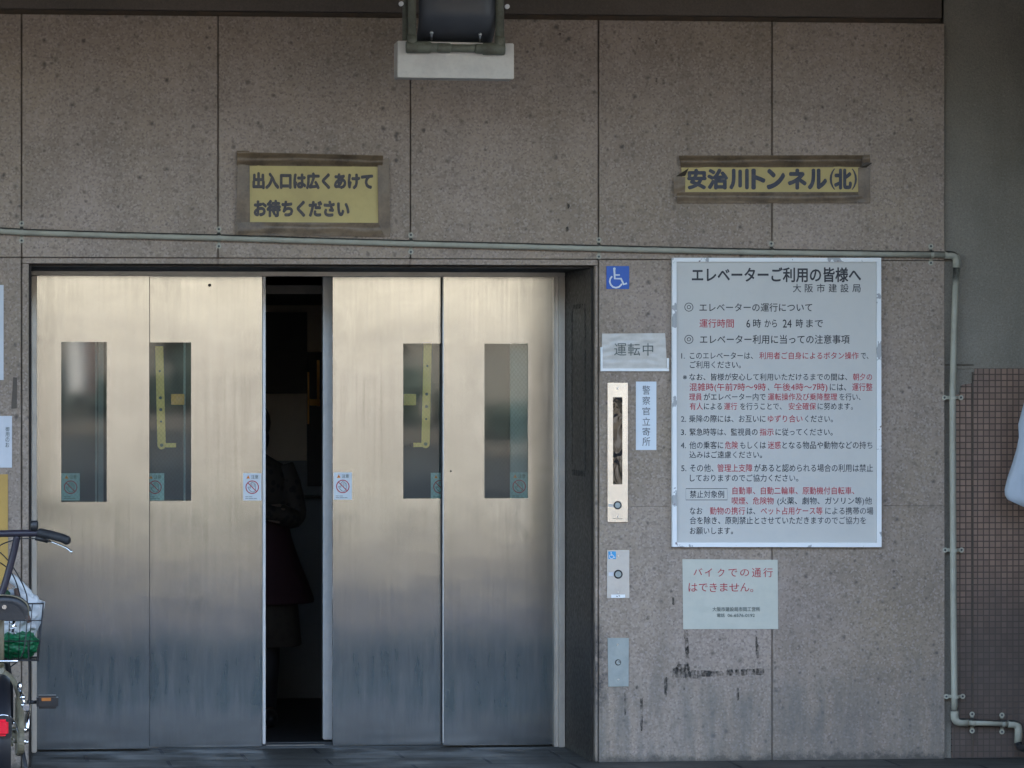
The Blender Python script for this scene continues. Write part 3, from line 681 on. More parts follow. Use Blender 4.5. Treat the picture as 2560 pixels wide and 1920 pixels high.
# yellow linkage arms just inside the panes
def arm(label, pts, crank, block, knob, bm_, blkm, rod=None, right=False):
    Ya = YD + 0.048 + 0.055
    base = W(*pts[-1], Ya)
    t = thing('linkage_arm', label, 'door arm', base, 'yellow door arms behind glass')
    hw = pts[2]
    a, c = W(pts[0][0], pts[0][1], Ya), W(pts[1][0], pts[1][1], Ya)
    w2 = 0.018; n = 10
    out = [(a.x - w2, a.z), *[(c.x + w2 * 1.05 * math.cos(math.pi + math.pi * k / n), c.z + w2 * 1.05 * math.sin(math.pi + math.pi * k / n)) for k in range(n + 1)], (a.x + w2, a.z)]
    MB().slabq(out, Ya, Ya + 0.008).build('arm_plate', M['arm_yellow'], t)
    MB().disc((c.x, Ya - 0.0005, c.z), (0, -1, 0), 0.008, 0.006, 14).build('pivot', M['cream'], t)
    b = MB()
    for q in (0.25, 0.52, 0.64, 0.76): 
        p = a.lerp(c, q); b.disc((p.x, Ya - .0005, p.z), (0, -1, 0), 0.005 if q in (.25, .76) else 0.0075, 0.003, 10)
    b.split('bolt', M['dark_steel'], t)
    p0, p1 = W(crank[0], crank[2], Ya), W(crank[1], crank[3], Ya)
    MB().box(p0.x, p1.x, Ya - .006, Ya - .001, p1.z, p0.z, .001).build('crank', M['arm_yellow'], t)
    p0, p1 = W(block[0], block[2], Ya), W(block[1], block[3], Ya)
    MB().box(p0.x, p1.x, Ya - .004, Ya + .02, p1.z, p0.z, .002).build('block', blkm, t)
    p = W(*knob, Ya); MB().disc((p.x, Ya + .022, p.z), (0, -1, 0), 0.024 if not right else .014, 0.02, 16).build('knob', M['black'], t)
    if rod:
        p0, p1 = W(rod[0], rod[1], Ya), W(rod[2], rod[3], Ya)
        MB().tube([p0, p0.lerp(p1, .6), p0.lerp(p1, .62), p1], [.003, .003, .008, .010], 10).build('rod', M['black'], t)
arm('yellow linkage arm with orange block behind the second window from the left', [(398, 866), (404, 1113), (404, 1113)], (413, 440, 1107.5, 1118.5), (428, 461, 985, 1012), (447, 998), None, M['block_orange'])
arm('yellow linkage arm with black rod behind the third window from the left', [(1069.5, 850), (1064, 1110), (1064, 1110)], (1032, 1059, 1107, 1117.5), (1010, 1040, 985, 1013), (1047, 1000), None, M['arm_yellow'], (1009, 1115, 1033, 1112), True)

# ------------------------------------------------------------------ person inside the cabin
def person():
    Yp = 2.3; cx = WX(628, Yp); S = 1.0
    t = thing('person', 'person in dark patterned top and wine red coat standing inside the cabin with folded arms', 'person', (cx, Yp, 0))
    J = {'pel': (0, 0, .80, .125, .10), 'wai': (0, 0, .95, .115, .085), 'che': (0, -.01, 1.14, .145, .10), 'nk0': (0, 0, 1.29, .055, .055), 'nk1': (0, -.01, 1.345, .05, .05),
         'hd0': (0, -.015, 1.40, .07, .085), 'hd1': (0, -.01, 1.48, .078, .092), 'hd2': (0, 0, 1.545, .05, .06)}
    E = [('pel', 'wai'), ('wai', 'che'), ('che', 'nk0'), ('nk0', 'nk1'), ('nk1', 'hd0'), ('hd0', 'hd1'), ('hd1', 'hd2')]
    for s, n in ((-1, 'l'), (1, 'r')):
        J.update({n + 'sh': (s * .155, 0, 1.25, .05, .05), n + 'el': (s * .20, -.05, 1.02, .038, .038), n + 'wr': (s * .02, -.17, 1.05 + .02 * s, .026, .026), n + 'ha': (-s * .05, -.165, 1.06 + .02 * s, .03, .02),
                  n + 'hp': (s * .085, 0, .76, .085, .085), n + 'kn': (s * .08, -.02, .43, .052, .055), n + 'an': (s * .08, .02, .08, .034, .036), n + 'to': (s * .09, -.13, .03, .03, .025)})
        E += [('che', n + 'sh'), (n + 'sh', n + 'el'), (n + 'el', n + 'wr'), (n + 'wr', n + 'ha'), ('pel', n + 'hp'), (n + 'hp', n + 'kn'), (n + 'kn', n + 'an'), (n + 'an', n + 'to')]
        for f in range(5):
            q = (f - 2) * .017
            a, c = n + 'f%da' % f, n + 'f%db' % f
            ln = (.05, .075, .08, .075, .055)[f]
            J[a] = (-s * (.075 + .01 * (f > 0)), -.165, 1.06 + .02 * s + q, .009, .009); J[c] = (-s * (.08 + ln), -.15, 1.055 + .02 * s + q * 1.25, .008, .008)
            E += [(n + 'ha', a), (a, c)]
    keys = list(J); me = bpy.data.meshes.new('body')
    me.from_pydata([J[k][:3] for k in keys], [(keys.index(a), keys.index(c)) for a, c in E], [])
    o = bpy.data.objects.new('body', me); COL.objects.link(o)
    md = o.modifiers.new('skin', 'SKIN'); md.use_smooth_shade = True
    for i, k in enumerate(keys):
        sv = me.skin_vertices[0].data[i]; sv.radius = J[k][3:5]; sv.use_root = (k == 'pel')
    o.modifiers.new('sub', 'SUBSURF').levels = 2; o.modifiers['sub'].render_levels = 2
    dg = bpy.context.evaluated_depsgraph_get(); me2 = bpy.data.meshes.new_from_object(o.evaluated_get(dg)); bpy.data.objects.remove(o)
    me2.name = 'body'
    body = link('body', me2, mat('skin', (0.11, 0.07, 0.052), 0.7), t, (cx, Yp, 0))
    b = MB(); b.ball((cx, Yp + .015, 1.475), .098, (0.98, 1.0, 1.12)); b.ball((cx, Yp + .05, 1.40), .09, (1.02, .7, 1.2)); b.build('hair', mat('dark hair', (0.012, 0.01, 0.009), 0.5), t)
    b = MB()
    for s in (-1, 1): b.ball((cx + s * .03, Yp - .098, 1.475), .010); 
    b.split('eye', M['black'], t)
    b = MB(); b.ball((cx, Yp - .108, 1.445), .014, (.8, 1, 1.3)); b.ball((cx, Yp - .098, 1.405), .02, (1.2, .4, .35)); b.build('nose_and_mouth', body.data.materials[0], t)
    def lathe(name, prof, m, sy=.72, ripple=0.0):
        b = MB(); rings = []; N = 40
        for z, r in prof: rings.append([b.bm.verts.new((cx + r * (1 + ripple * (1.3 - z) * math.sin(7 * a)) * math.cos(a), Yp + sy * r * math.sin(a), z)) for a in [2 * math.pi * k / N for k in range(N)]])
        for A, B in zip(rings, rings[1:]):
            for k in range(N): f = b.bm.faces.new((A[k], A[(k + 1) % N], B[(k + 1) % N], B[k])); f.smooth = True
        return b.build(name, m, t)
    mtop = mat('patterned top', rough=.8); q = NT(mtop)
    q.base(q.mix(q.ramp(q.voro(28), [(0.3, 1), (0.42, 0)]), (0.03, 0.023, 0.017), (0.010, 0.008, 0.007)))
    lathe('top', [(.86, .15), (.96, .145), (1.10, .168), (1.20, .185), (1.27, .16), (1.31, .09), (1.325, .07)], mtop, .68)
    b = MB()
    for s in (-1, 1): b.tube(spline([(cx + s * .15, Yp, 1.262), (cx + s * .19, Yp - .02, 1.15), (cx + s * .205, Yp - .055, 1.02), (cx + s * .12, Yp - .13, 1.035), (cx + s * .03, Yp - .172, 1.05)]), [.058] * 8 + [.056] * 8 + [.052] * 8 + [.042] * 9, 14)
    b.split('sleeve', mtop, t)
    lathe('coat', [(1.02, .175), (.92, .195), (.80, .235), (.70, .275), (.615, .305), (.60, .30)], m_worn('wine red cloth', (0.026, 0.006, 0.009), (0.016, 0.004, 0.006), .6, .8, 10), .7, .05)
    lathe('skirt', [(.66, .22), (.50, .235), (.40, .245), (.39, .235)], m_worn('brown skirt cloth', (0.04, 0.03, 0.022), (0.02, 0.014, 0.011), .8, .85, 25), .7, .03)
    b = MB()
    for s in (-1, 1): b.tube([(cx + s * .083, Yp - .01, .60), (cx + s * .08, Yp - .02, .43), (cx + s * .08, Yp + .005, .28), (cx + s * .08, Yp + .02, .09)], [.075, .060, .056, .042], 14)
    b.split('stocking', mat('dark stocking', (0.015, 0.013, 0.015), .7), t)
    b = MB()
    for s in (-1, 1): b.ball((cx + s * .085, Yp - .05, .045), .05, (.85, 2.3, .9))
    b.split('shoe', M['black'], t)
person()

# ------------------------------------------------------------------ signs on the stone
# yellow sheet over the doors, taped on all sides
def taped(b, pts, y=0.006, bulge=0.012, n=20, across=9):
    """A strip of tape bulging off the wall: pts = four pixel corners TL, TR, BR, BL."""
    rows = []
    for i in range(across):
        v = i / (across - 1); row = []
        for k in range(n + 1):
            u = k / n
            x = (pts[0][0] * (1 - u) + pts[1][0] * u) * (1 - v) + (pts[3][0] * (1 - u) + pts[2][0] * u) * v
            yy = (pts[0][1] * (1 - u) + pts[1][1] * u) * (1 - v) + (pts[3][1] * (1 - u) + pts[2][1] * u) * v
            off = bulge * (math.sin(math.pi * v) ** 2 * (1.0 if v < .5 else .8)) * (0.7 + 0.6 * mnoise.noise((x * 0.02, yy * 0.05, 1.3))) + 0.003 * mnoise.noise((x * .05, yy * .08, 4.0))
            Y = -y - off
            row.append(b.bm.verts.new(W(x, yy, Y)))
        rows.append(row)
    for A, B in zip(rows, rows[1:]):
        for k in range(n): f = b.bm.faces.new((A[k], A[k + 1], B[k + 1], B[k])); f.smooth = True
s1 = thing('taped_sign', 'yellow two-line sign held by brown tape above the steel doors', 'sign', W(785, 557, 0), 'yellow taped signs')
quadplate('sign_sheet', M['yellow'], [(621, 558), (946, 559), (944, 412), (621, 410)], -0.010, -0.001, s1)
for q, bu in ((((592, 380), (958, 389), (956, 417), (592, 414)), .034), (((594, 410), (624, 410), (625, 572), (590, 575)), .008), (((598, 555), (946, 557), (962, 592), (594, 588)), .010), (((944, 402), (972, 394), (976, 592), (946, 588)), .012), (((592, 377), (624, 377), (622, 386), (592, 386)), .002), (((590, 553), (602, 553), (600, 586), (589, 586)), .004)):
    b = MB(); taped(b, q, 0.0108 if q[0][1] < 400 else 0.0125, bu); b.build('tape', M['tape'], s1)
k = Ink(-0.0118); k.line('出入口は広くあけて', 631, 933, 430, 473, .060, True, 1.5); k.line('お待ちください', 634, 874, 499, 543, .058, True, 1.0); k.build('lettering', M['paint_text'], s1)
s2 = thing('taped_sign', 'long yellow single-line sign with peeling brown tape above the notice board', 'sign', W(1928, 508, 0), 'yellow taped signs')
quadplate('sign_sheet', M['yellow'], [(1711, 482), (2146, 482), (2146, 416), (1703, 416)], -0.010, -0.001, s2)
for q, bu in ((((1697, 389), (2157, 388), (2152, 418), (1703, 419)), .030), (((1684, 443), (1713, 442), (1713, 480), (1684, 493)), .006), (((1693, 480), (2145, 480), (2142, 508), (1693, 508)), .009), (((2145, 420), (2174, 420), (2176, 508), (2146, 508)), .006), (((2142, 482), (2146, 480), (2170, 506), (2143, 506)), .003), (((2154, 388), (2174, 386), (2176, 406), (2156, 408)), .003)):
    b = MB(); taped(b, q, 0.0105 if q[0][1] < 400 else 0.012, bu); b.build('tape', M['tape'], s2)
b = MB()
for tri in (((1690, 441, .005), (1713, 440, .012), (1722, 420, .045)), ((2148, 418, .012), (2166, 419, .022), (2181, 407, .05)), ((2148, 418, .012), (2181, 407, .05), (2163, 406, .03))):
    vs = [b.bm.verts.new(W(x, y, -o)) for x, y, o in tri]; b.bm.faces.new(vs)
b.build('peeled_tape', M['tape_dark'], s2)
k = Ink(-0.0115)
for ch, x0, x1 in (('安', 1718, 1766.5), ('治', 1768, 1820.5), ('川', 1823, 1872), ('ト', 1878, 1914), ('ン', 1916, 1963), ('ネ', 1969, 2017), ('ル', 2019, 2068), ('(', 2074, 2088), ('北', 2085, 2130), (')', 2129, 2142.5)):
    k.line(ch, x0, x1, 421.5, 474,  .054 if ch not in '()' else .0, True)
k.build('lettering', M['paint_text_blue'], s2)

# wheelchair plate
s3 = plate('accessibility_sign', M['blue'], 1516, 1573, 665, 722.5, -0.004, -0.0005, None, 0.001)
tag(s3, 'small blue square wheelchair sign on the stone beside the door opening', 'sign')
k = Ink(-0.0048); wheelchair(k, 1516, 1573, 665, 722.5); k.build('wheelchair_symbol', M['sticker'], s3)

# in-operation notice in a white holder
s4 = thing('operation_notice', 'crinkled grey laminated card in a white corner holder above the indicator panel', 'notice', W(1586, 926, 0))
def crinkled(name, m, q, Y, parent, amp=0.003, n=18, seed=0.0, fs=.08):
    b = MB(); rows = []
    for i in range(n + 1):
        v = i / n; row = []
        for j in range(n + 1):
            u = j / n
            x = (q[0][0] * (1 - u) + q[1][0] * u) * (1 - v) + (q[3][0] * (1 - u) + q[2][0] * u) * v
            y = (q[0][1] * (1 - u) + q[1][1] * u) * (1 - v) + (q[3][1] * (1 - u) + q[2][1] * u) * v
            d = amp * (0.5 + 0.5 * mnoise.noise((x * fs * .6, y * fs * 1.3, seed)))
            row.append(b.bm.verts.new(W(x, y, Y + d)))
        rows.append(row)
    for A, B in zip(rows, rows[1:]):
        for j in range(n): f = b.bm.faces.new((A[j], A[j + 1], B[j + 1], B[j])); f.smooth = True
    return b.build(name, m, parent)
crinkled('card', M['paper_grey'], [(1505, 834), (1663, 833), (1668, 924), (1504, 922)], -0.0105, s4, .006, 22, 3.0)
b = MB(); b.box(WX(1500.5), WX(1505.5), -.016, -.001, WZ(925), WZ(867.5)); b.box(WX(1500.5), WX(1671), -.0165, -.0008, WZ(928), WZ(921)); b.box(WX(1666.5), WX(1671), -.016, -.001, WZ(920.5), WZ(895))
b.build('holder', M['white'], s4)
k = Ink(-0.0122)
for ch, x0, x1 in (('運', 1535.5, 1566), ('転', 1570, 1600.5), ('中', 1607, 1633)): k.line(ch, x0, x1, 858, 889, -.004, True)
k.build('lettering', M['ink_print'], s4)

# indicator panel
def screwhead(parent, px, py, Y, r=.0045):
    p = W(px, py, Y); MB().disc((p.x, Y + .0005, p.z), (0, -1, 0), r, .003, 12, True, r * .6).build('screw', M['screw'], parent)
def button(parent, px, py, Y, r, ring=None, face=None):
    p = W(px, py, Y); o = MB(); 
    o.tube([(p.x + r * math.cos(a), Y - .002, p.z + r * math.sin(a)) for a in [2 * math.pi * i / 28 for i in range(28)]], r * .2, 8, True, False, True)
    o = o.build('button', ring or M['black'], parent)
    MB().disc((p.x, Y + .001, p.z), (0, -1, 0), r * .88, .004, 24, True, r * .8).build('button_face', face or M['steel_cool'], o)
s5 = thing('indicator_panel', 'tall cream metal panel with long dark slot window and round button', 'panel', W(1544, 1305, 0))
YP = -0.012; b = MB()
X = [WX(v, YP) for v in (1519, 1532.5, 1556, 1569.5)]; Z = [WZ(v, YP, 1544) for v in (1305, 1211, 993, 957)]
b.box(X[0], X[3], YP, -.0005, Z[0], Z[1]); b.box(X[0], X[3], YP, -.0005, Z[2], Z[3]); b.box(X[0], X[1], YP, -.0005, Z[1] + .0001, Z[2] - .0001); b.box(X[2], X[3], YP, -.0005, Z[1] + .0001, Z[2] - .0001)
b.build('face_plate', M['plate_cream'], s5)
M['slot'] = mat('smoked indicator glass', (0.012, 0.011, 0.010), 0.03, 0.0, 0.55)
q_ = NT(M['slot']); q_.bump(q_.noise(1.0, 2, .5, vec=q_.mapping((14, 14, 7)), dist=.8), .35, .02)
b = MB(); b.box(X[1], X[2], YP + .003, -.0008, Z[1], Z[2])
o = b.build('slot_window', M['slot'], s5)
button(s5, 1544, 1263, YP, .0155); screwhead(s5, 1544, 971, YP); screwhead(s5, 1544.5, 1292, YP)
k = Ink(YP - .0008); k.stroke([(1532, 1296.5), (1557, 1296.5)], 1.2); k.build('engraved_line', M['ink_print'], s5)
k = Ink(YP - .0008); k.poly([(1521, 1260), (1521, 1267), (1533, 1267), (1533, 1260)]); k.build('small_label', M['paper_grey'], s5)
# police plate
s6 = plate('police_notice', M['sticker'], 1590, 1641, 954, 1125, -0.003, -0.0004, None)
tag(s6, 'narrow pale blue vertical sticker with six characters right of the slot panel', 'notice')
k = Ink(-0.0038)
for ch, y0, y1 in (('警', 964, 986.5), ('察', 991, 1012), ('官', 1018, 1038), ('立', 1043.5, 1063.5), ('寄', 1069, 1089), ('所', 1093, 1115)): k.line(ch, 1606, 1625.5, y0, y1, -.002, True)
k.build('lettering', M['ink_soft'], s6)
# wheelchair call panel
s7 = thing('call_panel', 'steel call button plate with light blue wheelchair sticker', 'panel', W(1545, 1496, 0))
plate('face_plate', M['steel_plate'], 1517.5, 1573.5, 1375.5, 1495.5, -.008, -.0005, s7, .001)
button(s7, 1545.5, 1435.5, -.008, .0165); screwhead(s7, 1545.6, 1390, -.008, .0042); screwhead(s7, 1545, 1481, -.008, .0042)
q = plate('wheelchair_sticker', M['sky_blue'], 1521, 1540, 1378.5, 1397.5, -.0092, -.0081, s7)
k = Ink(-.0102); wheelchair(k, 1521, 1540, 1378.5, 1397.5); k.build('wheelchair_symbol', M['white'], q)
plate('label_strip', M['paper_white'], 1521.5, 1534, 1431, 1439.5, -.0092, -.0081, s7)
q = plate('label_strip', M['white'], 1528, 1563, 1486.5, 1494.5, -.0092, -.0081, s7)
k = Ink(-.0102); k.stroke([(1541, 1490), (1544, 1492)], 2.4); k.stroke([(1546.5, 1489), (1550, 1490.5)], 2.2); k.build('smudge', M['ink_print'], q)
# key switch panel
s8 = thing('key_switch_panel', 'plain steel plate with a key switch low on the stone, lowest of the wall plates', 'panel', W(1545, 1716, 0))
quadplate('face_plate', M['steel_cool'], [(1521, 1717), (1571.5, 1716), (1572, 1595), (1519, 1595)], -.007, -.0005, s8)
screwhead(s8, 1544, 1611.5, -.007, .0048); screwhead(s8, 1546, 1699, -.007, .0048)
p = W(1545, 1656, -.007)
o = MB().disc((p.x, -.0065, p.z), (0, -1, 0), .0135, .003, 24).build('key_switch', M['black'], s8)
b = MB(); b.disc((p.x + .001, -.0096, p.z), (0, -1, 0), .0095, .003, 20); b.build('lock_barrel', M['steel_cool'], o)
k = Ink(-.0132); k.stroke([(1546, 1654.5), (1552, 1655.5)], 2.2); k.build('keyhole', M['black'], o)

# big notice board
s9 = thing('notice_board', 'large pale blue notice board with white peeling frame and black and red text', 'notice board', W(1943, 1368, 0))
YN = -0.020
plate('board_sheet', M['board'], 1690, 2194, 652, 1358, YN, -.0006, s9)
b = MB(); fo = [W(x, y, -.032) for x, y in ((1681, 1367.5), (2204, 1368), (2203, 644.5), (1680.5, 644.5))]; fi = [W(x, y, -.032) for x, y in ((1692, 1356.5), (2192.5, 1357), (2192, 654.5), (1691.5, 654.5))]
rg = [[b.bm.verts.new((p.x, y, p.z)) for p in r_] for r_, y in ((fo, -.0007), (fo, -.032), (fi, -.032), (fi, YN - .0005))]
for A, B in zip(rg, rg[1:]):
    for i in range(4): b.bm.faces.new((A[i], A[(i + 1) % 4], B[(i + 1) % 4], B[i]))
b.build('board_frame', M['peel'], s9)
kb, ks, kr = Ink(YN - .0012), Ink(YN - .0012), Ink(YN - .0012)
S_ = 600 / 2212.0
def za(v): return 1640 + v * S_
def ya(v): return 630 + v * S_
def yb(v): return 980 + v * S_
kb.line('エレベーターご利用の皆様へ', za(330), za(1890), ya(150), ya(276), .024)
for i, ch in enumerate('大阪市建設局'): kb.line(ch, za(1262 + i * 109.5), za(1262 + i * 109.5 + 76), ya(297), ya(372), .006)
for y in (508, 805): kb.ring(za(303), ya(y), 10.2, 1.7); kb.ring(za(303), ya(y), 4.2, 1.6)
kb.line('エレベーターの運行について', za(400), za(1440), ya(475), ya(550), .008)
kr.line('運行時間', za(400), za(718), ya(622), ya(697), .008)
for t_, a, c in (('6', 833, 868), ('時', 895, 968), ('から', 1000, 1115), ('24', 1168, 1250), ('時', 1290, 1355), ('まで', 1385, 1540)): kb.line(t_, za(a), za(c), ya(622), ya(697), .008, t_ in '624')
kb.line('エレベーター利用に当っての注意事項', za(405), za(1785), ya(768), ya(846), .008)
rows = [  # y function, y0, y1, runs (colour, text, x0, x1)
    (ya, 925, 988, [('k', '1.', 233, 265), ('k', 'このエレベーターは、', 312, 893), ('r', '利用者ご自身によるボタン操作', 952, 1868), ('k', 'で、', 1888, 1958)]),
    (ya, 1008, 1072, [('k', 'ご利用ください。', 312, 782)]),
    (ya, 1122, 1184, [('k', '※', 247, 285), ('k', 'なお、皆様が安心して利用いただけるまでの間は、', 308, 1762), ('r', '朝夕の', 1815, 1992)]),
    (ya, 1212, 1280, [('r', '混雑時(午前7時〜9時', 308, 1012), ('k', '、', 1030, 1045), ('r', '午後4時〜7時)', 1088, 1580), ('k', 'には、', 1602, 1752), ('r', '運行整', 1808, 1995)]),
    (ya, 1305, 1368, [('r', '理員', 305, 422), ('k', 'がエレベーター内で', 440, 1010), ('r', '運転操作及び乗降整理', 1030, 1670), ('k', 'を行い、', 1690, 1885)]),
    (ya, 1392, 1455, [('r', '有人', 310, 432), ('k', 'による', 442, 608), ('r', '運行', 627, 748), ('k', 'を行うことで、', 775, 1158), ('r', '安全確保', 1222, 1475), ('k', 'に努めます。', 1490, 1815)]),
    (yb, 216, 280, [('k', '2.', 230, 278), ('k', '乗降の際には、お互いに', 305, 1010), ('r', 'ゆずり合い', 1030, 1350), ('k', 'ください。', 1372, 1630)]),
    (yb, 338, 402, [('k', '3.', 230, 276), ('k', '緊急時等は、監視員の', 310, 936), ('r', '指示', 955, 1085), ('k', 'に従ってください。', 1102, 1628)]),
    (yb, 458, 524, [('k', '4.', 228, 276), ('k', '他の乗客に', 308, 620), ('r', '危険', 635, 755), ('k', 'もしくは', 775, 1012), ('r', '迷惑', 1030, 1150), ('k', 'となる物品や動物などの持ち', 1165, 1995)]),
    (yb, 548, 610, [('k', '込みはご遠慮ください。', 308, 977)]),
    (yb, 668, 736, [('k', '5.', 232, 280), ('k', 'その他、', 312, 530), ('r', '管理上支障', 565, 888), ('k', 'があると認められる場合の利用は禁止', 905, 2000)]),
    (yb, 762, 826, [('k', 'しておりますのでご協力ください。', 312, 1312)]),
    (yb, 912, 976, [('k', '禁止対象例', 312, 628)]),
    (yb, 878, 944, [('r', '自動車、自動二輪車、原動機付自転車、', 705, 1828)]),
    (yb, 972, 1036, [('r', '喫煙、危険物', 698, 1085), ('k', '(火薬、劇物、ガソリン等)他', 1118, 1990)]),
    (yb, 1064, 1130, [('k', 'なお', 312, 427), ('r', '動物の携行', 497, 822), ('k', 'は、', 838, 915), ('r', 'ペット占用ケース等', 965, 1535), ('k', 'による携帯の場', 1560, 2003)]),
    (yb, 1152, 1218, [('k', '合を除き、原則禁止とさせていただきますのでご協力を', 310, 1935)]),
    (yb, 1248, 1312, [('k', 'お願いします。', 312, 710)]),
]
for fy, y0, y1, runs in rows:
    for cc, nm, mt in (('k', 'black_lettering', 'ink_soft'), ('r', 'red_lettering', 'ink_red')):
        k = Ink(YN - .0012)
        for c, s_, x0, x1 in runs:
            if c == cc: k.line(s_, za(x0), za(x1), fy(y0), fy(y1), .008)
        if k.v: k.build(nm, M[mt], s9)
ks.stroke([(za(275), yb(891)), (za(657), yb(891)), (za(657), yb(995)), (za(275), yb(995))], 1.4, True)
kb.build('heading_lettering', M['ink'], s9); ks.build('black_lettering', M['ink_soft'], s9); kr.build('red_lettering', M['ink_red'], s9)

# no-motorbike notice
s10 = thing('motorbike_notice', 'pale green laminated paper with red text taped below the notice board', 'notice', W(1826, 1573, 0))
crinkled('sheet', M['paper'], [(1706, 1398), (1944, 1399.5), (1945.7, 1572.5), (1708, 1573)], -0.0052, s10, .003, 20, 9.0, .05)
k = Ink(-0.0062)
for t_, x0, x1, y0, y1 in (('バ', 1733.5, 1756, 1421, 1438), ('イ', 1762, 1780, 1421, 1441.5), ('ク', 1794, 1811, 1421.5, 1441.5), ('で', 1821, 1843, 1422, 1441.5), ('の', 1850.5, 1872.5, 1423, 1440.5), ('通', 1879.5, 1902.5, 1420, 1443), ('行', 1908, 1932, 1420, 1443),
                           ('は', 1721.5, 1743.5, 1458, 1479), ('で', 1747, 1769, 1459, 1478.5), ('き', 1774, 1792.5, 1457.5, 1480), ('ま', 1800, 1819, 1457.5, 1478.5), ('せ', 1823, 1848, 1458.5, 1478.5), ('ん', 1851, 1873, 1457.5, 1478.5), ('。', 1875.5, 1883, 1473, 1480)):
    k.line(t_, x0, x1, y0, y1, -.006, True)
k.build('red_lettering', M['ink_red'], s10)
k = Ink(-0.0062); k.line('大阪市建設局市岡工営所', 1781, 1900, 1518, 1528.5, .012); k.line('電話', 1792, 1812, 1534, 1543, .012); k.line('06-6576-0192', 1819, 1887, 1534.5, 1542.5, .012, True); k.build('small_lettering', M['ink_print'], s10)

# ------------------------------------------------------------------ conduit pipe with clamps
def arc(c, a, b_, n=7):
    """Quarter bend from a to b_ with corner c."""
    a, b_, c = Vector(a), Vector(b_), Vector(c)
    return [a * (1 - t) ** 2 + c * 2 * t * (1 - t) + b_ * t * t for t in [i / n for i in range(n + 1)]]
YPI = -0.024; RP = 0.0145
pp = thing('conduit_pipe', 'grey green conduit running along the wall above the doors and down the right corner', 'pipe', W(2384, 1860, YPI))
top = [(-420, 548), (0, 576.5), (54, 580), (300, 588), (547, 594), (800, 602), (1027, 608.5), (1280, 615), (1497, 620.5), (1728, 626), (1928, 630), (2140, 633.5), (2366, 637)]
run = [W(x, y, YPI) for x, y in top]
cor = W(2391.5, 638.5, YPI); down = [W(2391, 668, YPI), W(2386, 800, YPI), W(2381.5, 990, YPI), W(2382, 1200, YPI), W(2383.5, 1500, YPI), W(2386, 1740, YPI), W(2386.5, 1776, YPI)]
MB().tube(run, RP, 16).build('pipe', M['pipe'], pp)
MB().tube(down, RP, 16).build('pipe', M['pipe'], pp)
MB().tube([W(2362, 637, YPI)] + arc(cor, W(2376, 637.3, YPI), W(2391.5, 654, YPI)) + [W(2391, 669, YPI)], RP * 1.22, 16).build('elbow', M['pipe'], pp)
c2 = W(2386.5, 1805, YPI)
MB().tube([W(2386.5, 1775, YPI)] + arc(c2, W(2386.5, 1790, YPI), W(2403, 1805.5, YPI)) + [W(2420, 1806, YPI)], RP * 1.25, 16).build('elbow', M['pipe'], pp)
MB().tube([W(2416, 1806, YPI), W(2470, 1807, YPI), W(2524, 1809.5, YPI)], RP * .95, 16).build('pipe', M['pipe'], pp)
c3 = W(2546.5, 1811, YPI)
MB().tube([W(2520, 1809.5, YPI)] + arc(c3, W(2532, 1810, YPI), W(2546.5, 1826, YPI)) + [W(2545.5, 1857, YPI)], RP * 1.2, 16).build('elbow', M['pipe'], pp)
MB().tube([W(2545.5, 1855, YPI), W(2550, 1868, YPI - .02), W(2566, 1872, YPI - .12), W(2610, 1872, YPI - .25)], RP * 1.1, 14).build('drain_hose', M['black'], pp)
def clamp(px, py, horiz):
    p = W(px, py, 0); b = MB(); n = 10; r = RP + .0016; w = .007
    ax = Vector((1, 0, 0)) if horiz else Vector((0, 0, 1)); cr = Vector((0, 0, 1)) if horiz else Vector((1, 0, 0))
    c = Vector((p.x, YPI, p.z)); back = -.0005
    prof = [cr * -.040 + Vector((0, back - YPI, 0)), cr * -r + Vector((0, back - YPI, 0))] + [cr * (-r * math.cos(math.pi * i / n)) + Vector((0, -r * math.sin(math.pi * i / n), 0)) for i in range(n + 1)] + [cr * r + Vector((0, back - YPI, 0)), cr * .040 + Vector((0, back - YPI, 0))]
    v1 = [b.bm.verts.new(c + q - ax * w) for q in prof]; v2 = [b.bm.verts.new(c + q + ax * w) for q in prof]
    for i in range(len(prof) - 1): f = b.bm.faces.new((v1[i], v1[i + 1], v2[i + 1], v2[i])); f.smooth = True
    for s in (-1, 1):
        e = Vector((p.x, -.0008, p.z)) + cr * (.037 * s)
        b.disc(e, (0, -1, 0), .0115, .003, 16)
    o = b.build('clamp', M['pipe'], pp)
    b = MB()
    for s in (-1, 1): b.disc(Vector((p.x, -.0036, p.z)) + cr * (.037 * s), (0, -1, 0), .005, .003, 12, True, .003)
    b.split('clamp_screw', M['dark_steel'], o)
for q in ((54, 580), (547, 594), (1027, 608.5), (1497, 620.5), (1928, 630), (2327, 636.5)): clamp(*q, True)
for q in ((2381.5, 994), (2383, 1375), (2386, 1741)): clamp(*q, False)
for q in ((2430, 1806), (2504.5, 1808.5)): clamp(*q, True)

